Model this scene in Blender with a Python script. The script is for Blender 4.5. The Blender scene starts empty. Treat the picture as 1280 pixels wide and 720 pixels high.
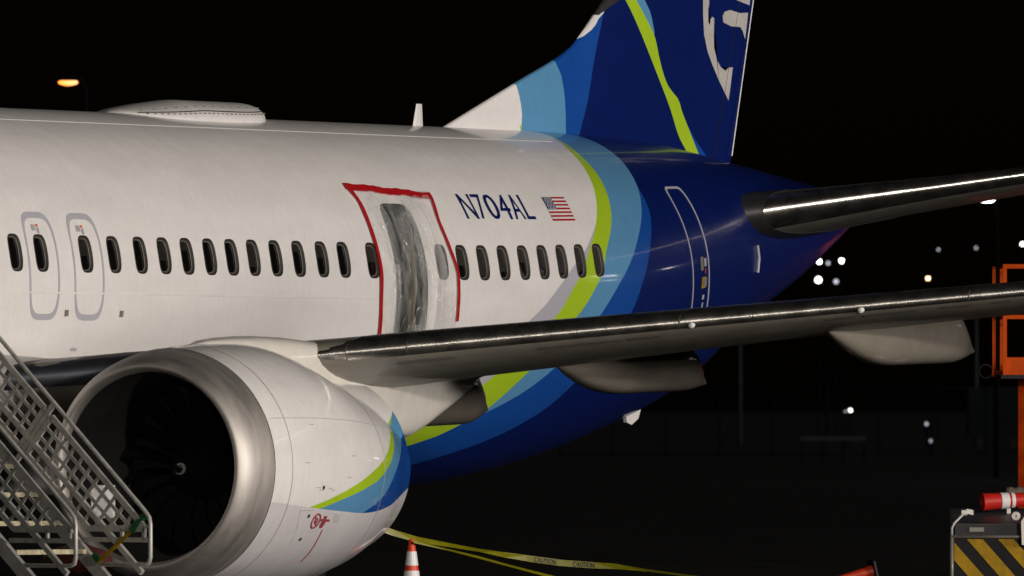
import bpy, bmesh, math, random
import numpy as np
from mathutils import Vector
R_ = math.radians
random.seed(4); RNG = np.random.default_rng(4)
SC = bpy.context.scene
COL = SC.collection

# ------------------------------------------------------------------ camera
CAMLOC = np.array([-124.227466, -64.0123179, 2.28364912])
YAW, PITCH, FPX = 0.460045942, 0.00925016135, 15857.77
cd = bpy.data.cameras.new('camera'); cam = bpy.data.objects.new('camera', cd); COL.objects.link(cam)
cam.location = CAMLOC
VD = np.array([math.cos(YAW)*math.cos(PITCH), math.sin(YAW)*math.cos(PITCH), math.sin(PITCH)])
cam.rotation_euler = Vector(VD).to_track_quat('-Z', 'Y').to_euler()
cd.sensor_width = 36; cd.lens = FPX/1280*36; cd.clip_start = 1; cd.clip_end = 6000
cd.dof.use_dof = True; cd.dof.focus_distance = 137; cd.dof.aperture_fstop = 7.0
SC.camera = cam
# ------------------------------------------------------------------ night sky and key light
SUN_AZ, SUN_EL = R_(91), R_(4.0)          # azimuth measured from the nose: the light arrives square on to the left side
LDIR = Vector((-math.cos(SUN_AZ)*math.cos(SUN_EL), -math.sin(SUN_AZ)*math.cos(SUN_EL), math.sin(SUN_EL)))
w = bpy.data.worlds.new('World'); SC.world = w; w.use_nodes = True
nt = w.node_tree; bg = nt.nodes['Background']
sky = nt.nodes.new('ShaderNodeTexSky'); sky.sky_type = 'NISHITA'; sky.sun_disc = False
sky.sun_elevation = SUN_EL; sky.sun_rotation = math.atan2(LDIR.x, LDIR.y)
nt.links.new(sky.outputs[0], bg.inputs[0]); bg.inputs[1].default_value = 0.0005
sl = bpy.data.lights.new('sun', 'SUN'); sl.energy = 2.08; sl.angle = R_(13); sl.color = (1.0, 0.905, 0.835)
so = bpy.data.objects.new('sun', sl); COL.objects.link(so)
so.rotation_euler = LDIR.to_track_quat('Z', 'Y').to_euler()
SC.view_settings.view_transform = 'Standard'; SC.view_settings.look = 'None'
SC.view_settings.exposure = 0.0; SC.view_settings.gamma = 1.0; SC.view_settings.use_curve_mapping = False
SC.render.engine = 'CYCLES'
SC.cycles.max_bounces = 6; SC.cycles.transparent_max_bounces = 12; SC.cycles.caustics_reflective = False; SC.cycles.caustics_refractive = False

# ------------------------------------------------------------------ helpers
def V3(*a): return np.array(a, float)
CR = np.array([math.sin(YAW), -math.cos(YAW), 0.0])        # horizontal direction across the view
CD = np.array([math.cos(YAW), math.sin(YAW), 0.0])         # horizontal direction away from the photographer
def ground_at(across, away, z=0.0):
    'point given in metres across the view and away from the photographer'
    p = CAMLOC + CR*across + CD*away; return V3(p[0], p[1], z)

class M:
    def __init__(s): s.v = []; s.f = []; s.m = []; s.cur = 0
    def add(s, vs, fs):
        b = len(s.v); s.v += [tuple(map(float, q)) for q in vs]
        for q in fs: s.f.append([i+b for i in q]); s.m.append(s.cur)
        return s
    def box(s, c, ex, ey, ez):
        c, ex, ey, ez = [np.asarray(q, float) for q in (c, ex, ey, ez)]
        vs = [c+ex*i/2+ey*j/2+ez*k/2 for k in (-1, 1) for j in (-1, 1) for i in (-1, 1)]
        return s.add(vs, [(0,2,3,1),(4,5,7,6),(0,1,5,4),(2,6,7,3),(0,4,6,2),(1,3,7,5)])
    def abox(s, x0, x1, y0, y1, z0, z1):
        return s.box(((x0+x1)/2, (y0+y1)/2, (z0+z1)/2), (x1-x0,0,0), (0,y1-y0,0), (0,0,z1-z0))
    def bar(s, a, b, wdt, th, up=(0,0,1)):
        a, b = np.asarray(a, float), np.asarray(b, float); d = b-a; L = np.linalg.norm(d); d = d/L
        n = np.cross(d, np.asarray(up, float)); n = n/np.linalg.norm(n); u = np.cross(n, d)
        return s.box((a+b)/2, d*L, n*th, u*wdt)
    def loft(s, rings, closed=True, caps=True):
        n = len(rings[0]); vs = [p for r in rings for p in r]; fs = []
        for i in range(len(rings)-1):
            for j in range(n if closed else n-1):
                k = (j+1) % n; fs.append((i*n+j, i*n+k, (i+1)*n+k, (i+1)*n+j))
        if caps and closed:
            fs.append(tuple(range(n-1, -1, -1))); fs.append(tuple((len(rings)-1)*n+j for j in range(n)))
        return s.add(vs, fs)
    def tube(s, pts, r, n=8, caps=True):
        pts = [np.asarray(p, float) for p in pts]; rr = r if hasattr(r, '__len__') else [r]*len(pts); rings = []; ref = None
        for i, p in enumerate(pts):
            t = (pts[min(i+1, len(pts)-1)]-pts[max(i-1, 0)]); t = t/np.linalg.norm(t)
            if ref is None:
                ref = np.cross(t, (0,0,1)) if abs(t[2]) < .9 else np.cross(t, (1,0,0))
            ref = ref-t*np.dot(ref, t); ref = ref/np.linalg.norm(ref); b = np.cross(t, ref)
            rings.append([p+rr[i]*(math.cos(q)*ref+math.sin(q)*b) for q in np.linspace(0, 2*math.pi, n, endpoint=False)])
        return s.loft(rings, True, caps)
    def lathe(s, o, ax, prof, n=32, caps=False):
        o = np.asarray(o, float); ax = np.asarray(ax, float); ax = ax/np.linalg.norm(ax)
        e1 = np.cross(ax, (0,0,1)) if abs(ax[2]) < .9 else np.cross(ax, (1,0,0)); e1 = e1/np.linalg.norm(e1); e2 = np.cross(ax, e1)
        return s.loft([[o+ax*h+r*(math.cos(q)*e1+math.sin(q)*e2) for q in np.linspace(0, 2*math.pi, n, endpoint=False)] for h, r in prof], True, caps)

def root_of(o):
    while o.parent: o = o.parent
    return o
def empty(name, loc, label, cat, group=None):
    o = bpy.data.objects.new(name, None); COL.objects.link(o); o.location = loc; o.empty_display_size = .3
    o['label'] = label; o['category'] = cat
    if group: o['group'] = group
    return o
def build(mb, name, mats, parent=None, smooth=False, label=None, cat=None, group=None, kind=None, angle=None, fix=True):
    off = np.array(root_of(parent).location) if parent else np.zeros(3)
    me = bpy.data.meshes.new(name)
    me.from_pydata([tuple(np.asarray(q)-off) for q in mb.v], [], mb.f)
    for m_ in (mats if isinstance(mats, (list, tuple)) else [mats]): me.materials.append(m_)
    me.polygons.foreach_set('material_index', mb.m)
    if fix:
        bm = bmesh.new(); bm.from_mesh(me); bmesh.ops.recalc_face_normals(bm, faces=bm.faces); bm.to_mesh(me); bm.free()
    me.polygons.foreach_set('use_smooth', [smooth]*len(me.polygons))
    me.update()
    if smooth and angle: me.set_sharp_from_angle(angle=R_(angle))
    o = bpy.data.objects.new(name, me); COL.objects.link(o)
    if parent: o.parent = parent
    if label: o['label'] = label
    if cat: o['category'] = cat
    if group: o['group'] = group
    if kind: o['kind'] = kind
    return o

def pchip(K):
    xs = np.array([k[0] for k in K], float); ys = np.array([k[1] for k in K], float)
    h = np.diff(xs); dl = np.diff(ys)/h; m = np.zeros(len(xs))
    for i in range(1, len(xs)-1):
        if dl[i-1]*dl[i] > 0:
            w1 = 2*h[i]+h[i-1]; w2 = h[i]+2*h[i-1]; m[i] = (w1+w2)/(w1/dl[i-1]+w2/dl[i])
    m[0] = dl[0]; m[-1] = dl[-1]
    def F(x):
        x = np.clip(x, xs[0], xs[-1]); i = np.clip(np.searchsorted(xs, x)-1, 0, len(xs)-2); t = (x-xs[i])/h[i]
        return ys[i]*(1+2*t)*(1-t)**2+m[i]*h[i]*t*(1-t)**2+ys[i+1]*t*t*(3-2*t)+m[i+1]*h[i]*t*t*(t-1)
    return F
def smooth_noise(seed, n=5, f0=1.0):
    r = np.random.default_rng(seed); k = r.normal(0, f0, (n, 2)); ph = r.uniform(0, 6.28, n)
    return lambda x, y: sum(np.sin(k[i,0]*x+k[i,1]*y+ph[i]) for i in range(n))/n

# ------------------------------------------------------------------ materials
def nodes_of(name):
    m = bpy.data.materials.new(name); m.use_nodes = True; t = m.node_tree
    return m, t, t.nodes['Principled BSDF']
def vary(t, base, var, scale, stretch=(1,1,1)):
    'multiply a colour socket or value by soft procedural grime'
    N, L = t.nodes, t.links
    tc = N.new('ShaderNodeTexCoord'); mp = N.new('ShaderNodeMapping'); mp.inputs['Scale'].default_value = stretch
    nz = N.new('ShaderNodeTexNoise'); nz.inputs['Scale'].default_value = scale; nz.inputs['Detail'].default_value = 6; nz.inputs['Roughness'].default_value = .62
    L.new(tc.outputs['Object'], mp.inputs[0]); L.new(mp.outputs[0], nz.inputs['Vector'])
    mr = N.new('ShaderNodeMapRange'); mr.inputs[1].default_value = .3; mr.inputs[2].default_value = .7
    mr.inputs[3].default_value = 1-var; mr.inputs[4].default_value = 1+var*.35
    L.new(nz.outputs[0], mr.inputs[0])
    mx = N.new('ShaderNodeMix'); mx.data_type = 'RGBA'; mx.blend_type = 'MULTIPLY'; mx.inputs[0].default_value = 1
    if hasattr(base, 'is_linked'): L.new(base, mx.inputs[6])
    else: mx.inputs[6].default_value = (*base, 1)
    cb = N.new('ShaderNodeCombineColor')
    for i in range(3): L.new(mr.outputs[0], cb.inputs[i])
    L.new(cb.outputs[0], mx.inputs[7])
    return mx.outputs[2], nz
def bump(t, p, scale, strength, dist=.02, stretch=(1,1,1), detail=3):
    N, L = t.nodes, t.links
    tc = N.new('ShaderNodeTexCoord'); mp = N.new('ShaderNodeMapping'); mp.inputs['Scale'].default_value = stretch
    nz = N.new('ShaderNodeTexNoise'); nz.inputs['Scale'].default_value = scale; nz.inputs['Detail'].default_value = detail
    b = N.new('ShaderNodeBump'); b.inputs['Strength'].default_value = strength; b.inputs['Distance'].default_value = dist
    L.new(tc.outputs['Object'], mp.inputs[0]); L.new(mp.outputs[0], nz.inputs['Vector']); L.new(nz.outputs[0], b.inputs['Height']); L.new(b.outputs[0], p.inputs['Normal'])
def pm(name, col, rough=.5, metal=0., var=.15, scale=4., stretch=(1,1,1), bmp=None, coat=0., spec=.5, emit=None, est=0.):
    m, t, p = nodes_of(name)
    c, nz = vary(t, col, var, scale, stretch); t.links.new(c, p.inputs['Base Color'])
    mr = t.nodes.new('ShaderNodeMapRange'); mr.inputs[3].default_value = rough*.82; mr.inputs[4].default_value = min(1, rough*1.2)
    t.links.new(nz.outputs[0], mr.inputs[0]); t.links.new(mr.outputs[0], p.inputs['Roughness'])
    p.inputs['Metallic'].default_value = metal; p.inputs['Specular IOR Level'].default_value = spec; p.inputs['Coat Weight'].default_value = coat; p.inputs['Coat Roughness'].default_value = .08
    if bmp: bump(t, p, *bmp)
    if emit: p.inputs['Emission Color'].default_value = (*emit, 1); p.inputs['Emission Strength'].default_value = est
    return m
WHITE = (.80, .785, .775); GREY = (.46, .46, .53); GREEN = (.40, .60, .022); LBLUE = (.105, .30, .53); MBLUE = (.007, .070, .34); NAVY = (.0018, .0105, .105)
def livery(name, layers, rough=.32, coat=.4, var=.08, wave=.45, spec=.5):
    m, t, p = nodes_of(name); N, L = t.nodes, t.links
    cur = None
    for at, col in layers:
        at2 = None
        if isinstance(at, tuple): at, at2 = at
        if at is None:
            rgb = N.new('ShaderNodeRGB'); rgb.outputs[0].default_value = (*col, 1); cur = rgb.outputs[0]; continue
        a = N.new('ShaderNodeAttribute'); a.attribute_name = at
        g = N.new('ShaderNodeMath'); g.operation = 'GREATER_THAN'; g.inputs[1].default_value = 0; L.new(a.outputs['Fac'], g.inputs[0])
        fo = g.outputs[0]
        if at2:
            a2 = N.new('ShaderNodeAttribute'); a2.attribute_name = at2
            g2 = N.new('ShaderNodeMath'); g2.operation = 'GREATER_THAN'; g2.inputs[1].default_value = 0; L.new(a2.outputs['Fac'], g2.inputs[0])
            mu = N.new('ShaderNodeMath'); mu.operation = 'MULTIPLY'; L.new(fo, mu.inputs[0]); L.new(g2.outputs[0], mu.inputs[1]); fo = mu.outputs[0]
        mx = N.new('ShaderNodeMix'); mx.data_type = 'RGBA'; L.new(fo, mx.inputs[0]); L.new(cur, mx.inputs[6]); mx.inputs[7].default_value = (*col, 1); cur = mx.outputs[2]
    c, nz = vary(t, cur, var, 1.1, (.6, 1.0, 2.6)); c2, _ = vary(t, c, var*.7, 14, (1.6, 1, .25)); L.new(c2, p.inputs['Base Color'])
    p.inputs['Roughness'].default_value = rough; p.inputs['Specular IOR Level'].default_value = spec; p.inputs['Coat Weight'].default_value = coat; p.inputs['Coat Roughness'].default_value = .06
    bump(t, p, 3.2, wave, .02, (1.2, .7, .7), 3)
    return m
mt_white = pm('white_paint', WHITE, .35, var=.08, coat=.3)
mt_grey = pm('grey_paint', (.205, .19, .16), .42, var=.2, coat=.15)
mt_fair = pm('fairing_paint', (.23, .21, .175), .14, var=.15, coat=.5, bmp=(1.2, .1, .02))
mt_metal = pm('polished_metal', (.42, .40, .37), .27, .96, var=.5, scale=5, bmp=(40, .02, .01))
mt_lip = pm('satin_metal', (.54, .51, .48), .58, 1., var=.16, scale=2.2, stretch=(6,1,1))
mt_alu = pm('aluminium', (.56, .55, .52), .42, .25, var=.35, scale=8)
mt_black = pm('black_rubber', (.012, .012, .013), .5, var=.2)
mt_dark = pm('dark_liner', (.006, .0058, .0055), .7, var=.3)
mt_blade = pm('fan_titanium', (.035, .033, .03), .3, .8, var=.3)
mt_pane = pm('window_glass', (.004, .004, .004), .12, var=.2, coat=.4)
mt_seal = pm('window_seal', (.03,.028,.025), .45, var=.2)
mt_wframe = pm('window_frame', (.13,.12,.105), .4, var=.3, scale=12)
mt_shade2 = pm('window_shade_dark', (.016,.0145,.0125), .35, var=.3, scale=9)
mt_shade = pm('window_shade', (.028, .025, .022), .3, var=.35, scale=9)
mt_red = pm('red_tape', (.42, .008, .012), .35, var=.2, scale=9)
mt_navy = pm('navy_paint', NAVY, .3, var=.1)
mt_mblue = pm('blue_paint', MBLUE, .3, var=.1)
mt_lgrey = pm('pale_grey_paint', (.42, .42, .47), .4, var=.1)
mt_emblem = pm('silver_paint', (.52, .50, .485), .4, var=.1)
mt_orange = pm('orange_paint', (.78, .095, .003), .6, var=.22, scale=6, spec=.15)
mt_yellow = pm('yellow_paint', (.36, .21, .003), .6, var=.4, scale=9, spec=.2)
mt_green = pm('green_tape', (.006, .09, .025), .4, var=.2)
mt_paper = pm('paper', (.75, .73, .68), .7, var=.08)
mt_cone = pm('cone_plastic', (.70, .055, .015), .45, var=.2, scale=9)
mt_reflect = pm('reflective_white', (.75, .75, .75), .35, var=.1)
mt_dred = pm('dark_red_cloth', (.07, .008, .004), .9, var=.4, scale=6)
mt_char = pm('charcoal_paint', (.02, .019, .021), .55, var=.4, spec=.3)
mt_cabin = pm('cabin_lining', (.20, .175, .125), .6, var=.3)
mt_galv = pm('galvanised_steel', (.004, .004, .0045), .9, var=.2, spec=.02)
mt_decal = pm('decal_print', (.30, .05, .06), .5, var=.1)
mt_dtext = pm('decal_text', (.36, .35, .35), .5, var=.1)
def emis(name, col, st):
    m, t, p = nodes_of(name); p.inputs['Base Color'].default_value = (.8, .8, .8, 1)
    p.inputs['Emission Color'].default_value = (*col, 1); p.inputs['Emission Strength'].default_value = st
    return m

# ------------------------------------------------------------------ ground
m, t, p = nodes_of('apron_asphalt'); c, nz = vary(t, (.020, .0195, .0195), .4, .35, (1, 1, 1)); t.links.new(c, p.inputs['Base Color'])
p.inputs['Roughness'].default_value = .62; p.inputs['Specular IOR Level'].default_value = .25; bump(t, p, 9, .3, .01)
g = M(); g.add([(-700,-900,0),(3500,-900,0),(3500,2600,0),(-700,2600,0)], [(0,1,2,3)])
build(g, 'ground', m, kind='structure')

# ------------------------------------------------------------------ AIRLINER : fuselage surface
ZT = pchip([(-30,5.41),(5,5.41),(8,5.345),(10.3,5.15),(12,4.99),(13.4,4.84),(13.8,4.76)])
HW = pchip([(-30,1.88),(1,1.88),(4,1.78),(7,1.47),(10,1.02),(12.5,.56),(13.2,.42),(13.5,.34)])
ZB = pchip([(-30,1.33),(-2,1.33),(0,1.34),(2,1.38),(4,1.56),(6,1.877),(8,2.302),(10,3.1),(12,3.73),(13.2,4.20),(13.5,4.32)])
ZM = pchip([(-30,3.53),(0,3.53),(4,3.62),(8,3.95),(11,4.3),(13.8,4.58)])
def S(x, a):
    x, a = np.broadcast_arrays(np.asarray(x, float), np.asarray(a, float))
    c = np.cos(a); zm = ZM(x); r = np.where(c >= 0, ZT(x)-zm, zm-ZB(x))
    return np.stack([x, -HW(x)*np.sin(a), zm+r*c], -1)
def SN(x, a, e=1e-3):
    x, a = np.broadcast_arrays(np.asarray(x, float), np.asarray(a, float))
    n = np.cross(S(x, a+e)-S(x, a-e), S(x+e, a)-S(x-e, a)); n = n/np.linalg.norm(n, axis=-1, keepdims=True)
    flip = np.sign((n*(S(x, a)-np.stack([x, 0*x, ZM(x)], -1))).sum(-1, keepdims=True)); return n*flip
def SO(x, a, off): return S(x, a)+SN(x, a)*off

air = empty('airliner', (-7, 0, 0), 'parked white jet airliner with blue and green tail and a taped-over door opening', 'airliner')

WIN = [-10.22,-9.67,-8.70,-8.085,-7.50,-6.97,-6.455,-5.945,-5.445,-4.95,-4.435,-3.905,-3.36,-2.85,-2.17,-.505] + [k*.508 for k in range(8)]
CW, RXW, RYW = .215, .128, .0985
AW0, AW1 = 1.262, 1.538
DX0, DX1, DA0, DA1 = -1.74, -.80, 1.0, 2.08        # doorway cell
xs = set()
for wx in WIN:
    for q in np.linspace(wx-CW, wx+CW, 9): xs.add(round(q, 4))
for q in np.linspace(DX0, DX1, 11): xs.add(round(q, 4))
base = sorted(xs); allx = []
pts = [-20.0]+base+[13.5]
for i in range(len(pts)-1):
    n = max(1, int(math.ceil((pts[i+1]-pts[i])/.22)))
    allx += list(np.linspace(pts[i], pts[i+1], n, endpoint=False))
allx.append(13.5); X = np.array(allx)
ar = sorted(set([round(q, 4) for q in list(np.linspace(0, DA0, 24))+list(np.linspace(DA0, AW0, 7))+list(np.linspace(AW0, AW1, 9))+list(np.linspace(AW1, DA1, 12))+list(np.linspace(DA1, math.pi, 22))]))
A = np.array(ar+[round(q, 4) for q in np.linspace(math.pi, 2*math.pi, 26)[1:-1]])
NX, NA = len(X), len(A)
def xi(v): return int(np.argmin(abs(X-v)))
def ai(v): return int(np.argmin(abs(A-v)))
cells = [(xi(wx-CW), xi(wx+CW), ai(AW0), ai(AW1), wx, (AW0+AW1)/2, RXW, RYW, 3.4) for wx in WIN]
cells.append((xi(DX0), xi(DX1), ai(DA0), ai(DA1), -1.275, 1.535, .36, .465, 7))
skip = np.zeros((NX, NA), bool); PX = list(np.repeat(X, NA)); PA = list(np.tile(A, NX)); faces = []; loops = []
for (i0, i1, j0, j1, cx, ca, rx, ra, ex) in cells:
    skip[i0:i1, j0:j1] = True
    bl = [(i, j0) for i in range(i0, i1)]+[(i1, j) for j in range(j0, j1)]+[(i, j1) for i in range(i1, i0, -1)]+[(i0, j) for j in range(j1, j0, -1)]
    hx, ha = (X[i1]-X[i0])/2, (A[j1]-A[j0])/2; mx_, ma_ = (X[i1]+X[i0])/2, (A[j1]+A[j0])/2
    loop = []; st = len(PX)
    for (i, j) in bl:
        dx, da = (X[i]-mx_)/hx, (A[j]-ma_)/ha; k = (abs(dx)**ex+abs(da)**ex)**(-1/ex)
        PX.append(cx+dx*k*rx); PA.append(ca+da*k*ra); loop.append((PX[-1], PA[-1]))
    n = len(bl)
    for q in range(n):
        r = (q+1) % n; faces.append((bl[q][0]*NA+bl[q][1], bl[r][0]*NA+bl[r][1], st+r, st+q))
    loops.append(loop)
for i in range(NX-1):
    for j in range(NA):
        if not skip[i, j]: faces.append((i*NA+j, (i+1)*NA+j, (i+1)*NA+(j+1) % NA, i*NA+(j+1) % NA))
PX = np.array(PX); PA = np.array(PA); FV = S(PX, PA); FN = SN(PX, PA)
faces.append(tuple(range(NA))); faces.append(tuple((NX-1)*NA+j for j in range(NA)))
fm = M(); fm.v = [tuple(q) for q in FV]; fm.f = [list(q) for q in faces]; fm.m = [0]*len(faces)
LA = pchip([(0,5.2),(.3,5.0),(.9,4.25),(1.10,3.9),(1.165,3.76),(1.231,3.56),(1.329,3.26),(1.423,2.87),(1.554,2.40),(1.655,2.0),(1.729,1.62),(2.0,.55),(2.33,-.8),(3.14,-4.5)])
LB = pchip([(0,5.1),(.308,4.93),(.388,4.82),(.554,4.62),(.726,4.45),(.912,4.22),(1.016,4.05),(1.112,3.87),(1.217,3.64),(1.316,3.40),(1.48,3.03),(1.594,2.71),(1.69,2.43),(1.727,2.27),(2.007,1.10),(2.10,.72),(2.33,-.35),(3.14,-4.2)])
LC = pchip([(0,5.05),(.166,5.02),(.386,4.92),(.585,4.76),(.751,4.68),(.92,4.54),(1.067,4.36),(1.16,4.21),(1.249,4.03),(1.327,3.86),(1.50,3.59),(1.602,3.33),(1.691,3.04),(1.724,2.91),(1.977,2.01),(2.077,1.68),(2.208,1.29),(2.302,.88),(2.396,.41),(2.461,-.09),(3.14,-4.0)])
LD = pchip([(0,5.98),(.322,5.92),(.571,5.85),(.75,5.72),(.916,5.55),(1.104,5.24),(1.257,4.89),(1.415,4.50),(1.566,4.07),(1.716,3.61),(1.972,2.69),(2.119,2.01),(2.249,1.2),(2.4,.2),(3.14,-4.0)])
LE = pchip([(0,5.98),(.322,5.92),(.571,5.85),(.75,5.72),(.92,5.57),(1.071,5.53),(1.215,5.36),(1.364,5.13),(1.522,4.88),(1.729,4.50),(2.101,3.37),(2.246,2.91),(2.359,2.34),(2.454,1.78),(2.538,1.22),(2.634,.58),(3.14,-2.8)])
mt_fus = livery('fuselage_livery', [(None, WHITE), ('la', GREY), ('lb', GREEN), ('lc', LBLUE), ('ld', MBLUE), ('le', NAVY)])
fus = build(fm, 'fuselage', [mt_fus, mt_white], air, smooth=True)
aa = np.where(PA > math.pi, 2*math.pi-PA, PA)
xa = LA(aa); xb = LB(aa); xc = LC(aa); xb = np.where(aa < .3, np.maximum(xb, xc), xb); xd = np.maximum(LD(aa), xc); xe = np.maximum(LE(aa), xd)
for nm, bd in (('la', xa), ('lb', xb), ('lc', xc), ('ld', xd), ('le', xe)):
    at = fus.data.attributes.new(nm, 'FLOAT', 'POINT'); at.data.foreach_set('value', (PX-bd).astype(np.float32))
fus.data.normals_split_custom_set_from_vertices([tuple(q) for q in FN])

# windows: a reveal ring let into the skin and a pane behind it
def ring_reveal(loop, depth, lip=0.0):
    q = np.array(loop); o0 = SO(q[:,0], q[:,1], .004); o1 = SO(q[:,0], q[:,1], -depth); n = len(q)
    c = q.mean(0); qi = c+(q-c)*(1-lip); o2 = SO(qi[:,0], qi[:,1], -depth)
    qo = c+(q-c)*(1+.06); oo = SO(qo[:,0], qo[:,1], .002)
    mb = M(); mb.loft([oo, o0, o1, o2], True, False); return mb, o2
for k, wx in enumerate(WIN):
    q = np.array(loops[k]); c_ = q.mean(0); sc = lambda f: c_+(q-c_)*f
    lay = lambda f, d: SO(sc(f)[:,0], sc(f)[:,1], d)
    mb = M(); mb.loft([lay(1.07,.0), lay(1.06,.005), lay(.99,.006), lay(.95,-.004)], True, False)
    wo = build(mb, 'window', mt_seal, air, smooth=True, angle=35)
    mb = M(); mb.loft([lay(.95,-.003), lay(.94,-.022), lay(.87,-.026)], True, False); build(mb, 'frame', mt_wframe, wo, smooth=True, angle=35)
    inner = lay(.88,-.025)
    pn = M(); pn.add(list(inner)+[inner.mean(0)], [(i, (i+1) % len(inner), len(inner)) for i in range(len(inner))])
    build(pn, 'pane', mt_pane, wo, smooth=True)
    if k in (2, 5, 6, 9, 11, 12) or k >= 14:
        fr_ = [.35,.8,.55,.25,.45,.65,.3,.9][k % 8]+(.25 if k >= 14 else 0); fr_ = min(.97, fr_)
        lo_a, hi_a = sc(.86)[:,1].min(), sc(.86)[:,1].max(); cut = lo_a+(hi_a-lo_a)*fr_
        qs = sc(.86).copy(); qs[:,1] = np.minimum(qs[:,1], cut); ri = SO(qs[:,0], qs[:,1], -.0235)
        pn = M(); pn.add(list(ri)+[ri.mean(0)], [(i, (i+1) % len(ri), len(ri)) for i in range(len(ri))]); build(pn, 'shade', mt_shade if k >= 14 else mt_shade2, wo, smooth=True)
# doorway left open by the missing plug: frame and the lining behind it
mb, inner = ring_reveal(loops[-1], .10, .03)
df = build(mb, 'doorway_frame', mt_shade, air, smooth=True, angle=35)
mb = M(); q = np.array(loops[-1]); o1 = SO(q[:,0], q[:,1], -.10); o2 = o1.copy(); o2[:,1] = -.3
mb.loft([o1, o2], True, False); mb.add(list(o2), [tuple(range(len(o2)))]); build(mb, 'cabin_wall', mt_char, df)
mb = M(); rings = []; jn = smooth_noise(12, 6, 5.0)
for z in np.linspace(2.62, 4.22, 40):
    yy = -1.70+.025*jn(z*1.3, 1); hw_ = (.05+.04*jn(z*1.7, 4))*min(1, (4.24-z)/.5)**.6; yo = .09*max(0, 3.3-z)
    rings.append([V3(-.955-.018*math.cos(q)-.012*jn(z*3, q), yy-yo+hw_*math.sin(q), z) for q in np.linspace(-1.5, 1.5, 9)])
mb.loft(rings, False, False); build(mb, 'insulation_blanket', mt_cabin, df, smooth=True)

# outlines, lettering and flag laid on the skin
def rrect(x0, x1, a0, a1, ex, n=64, slant=0.0):
    cx, ca, rx, ra = (x0+x1)/2, (a0+a1)/2, (x1-x0)/2, (a1-a0)/2; o = []
    for tq in np.linspace(0, 2*math.pi, n, endpoint=False):
        c, s_ = math.cos(tq), math.sin(tq); sq = max(abs(c), abs(s_)); dx, da = c/sq, s_/sq
        k = (abs(dx)**ex+abs(da)**ex)**(-1/ex); a_ = ca+da*k*ra; o.append((cx+dx*k*rx+slant*(a_-a0), a_))
    return np.array(o)
def skin_ring(outer, inner, off=.004):
    mb = M(); mb.loft([SO(outer[:,0], outer[:,1], off-.003), SO(outer[:,0], outer[:,1], off), SO(inner[:,0], inner[:,1], off), SO(inner[:,0], inner[:,1], off-.003)], True, False); return mb
def skin_patch(x0, x1, a0, a1, off=.005, nx=2, na=3):
    mb = M(); gx, ga = np.linspace(x0, x1, nx+1), np.linspace(a0, a1, na+1)
    vs = [SO(px, pa, off) for px in gx for pa in ga]
    mb.add(vs, [(i*(na+1)+j, (i+1)*(na+1)+j, (i+1)*(na+1)+j+1, i*(na+1)+j+1) for i in range(nx) for j in range(na)]); return mb
for ex0 in (-9.97, -9.00):
    e_ = build(skin_ring(rrect(ex0, ex0+.655, 1.165, 1.74, 4.5), rrect(ex0+.034, ex0+.621, 1.202, 1.711, 4.5)), 'exit_outline', mt_lgrey, air, smooth=True, angle=40)
    build(skin_patch(ex0+.30, ex0+.345, 1.238, 1.252), 'placard', mt_orange, e_); build(skin_patch(ex0+.20, ex0+.28, 1.24, 1.275), 'placard', mt_dtext, e_); build(skin_patch(ex0+.305, ex0+.35, 1.256, 1.29), 'placard', mt_dtext, e_)
ad = build(skin_ring(rrect(6.35, 6.95, .905, 2.14, 9, 96, .25), rrect(6.385, 6.92, .925, 2.122, 8, 96, .25)), 'aft_door_outline', mt_lgrey, air, smooth=True, angle=40)
for (x0, x1, a0, a1, mm) in [(6.80,6.90,1.475,1.575,mt_grey),(6.92,6.99,1.49,1.55,mt_lgrey),(6.93,6.98,1.565,1.60,mt_decal),(6.85,7.0,1.62,1.69,mt_yellow),(6.90,7.02,1.63,1.68,mt_grey),(6.90,6.97,1.735,1.765,mt_lgrey),(6.92,6.97,1.785,1.86,mt_lgrey)]:
    build(skin_patch(x0, x1, a0, a1, .006+.003*(x0 > 6.89)), 'door_handle' if mm is mt_yellow else 'placard', mm, ad)
for x0, x1, a_ in ((-20, 4.6, .402), (-20, -2.2, 1.611), (-20, -2.2, 1.995)):
    mb = M(); gx = np.linspace(x0, x1, 60); mb.loft([[SO(q, a_+da, of) for da, of in ((-.006,.0),(-.004,.004),(.004,.004),(.006,0))] for q in gx], False); build(mb, 'lap_seam', mt_white, fus, smooth=True)
for x0 in (-9.15, -7.95):
    build(skin_patch(x0-.035, x0+.035, 1.69, 1.72, .012), 'static_port', mt_grey, fus)
build(skin_patch(-8.92, -8.80, 1.872, 1.888, .006), 'service_panel', mt_lgrey, fus)

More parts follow.
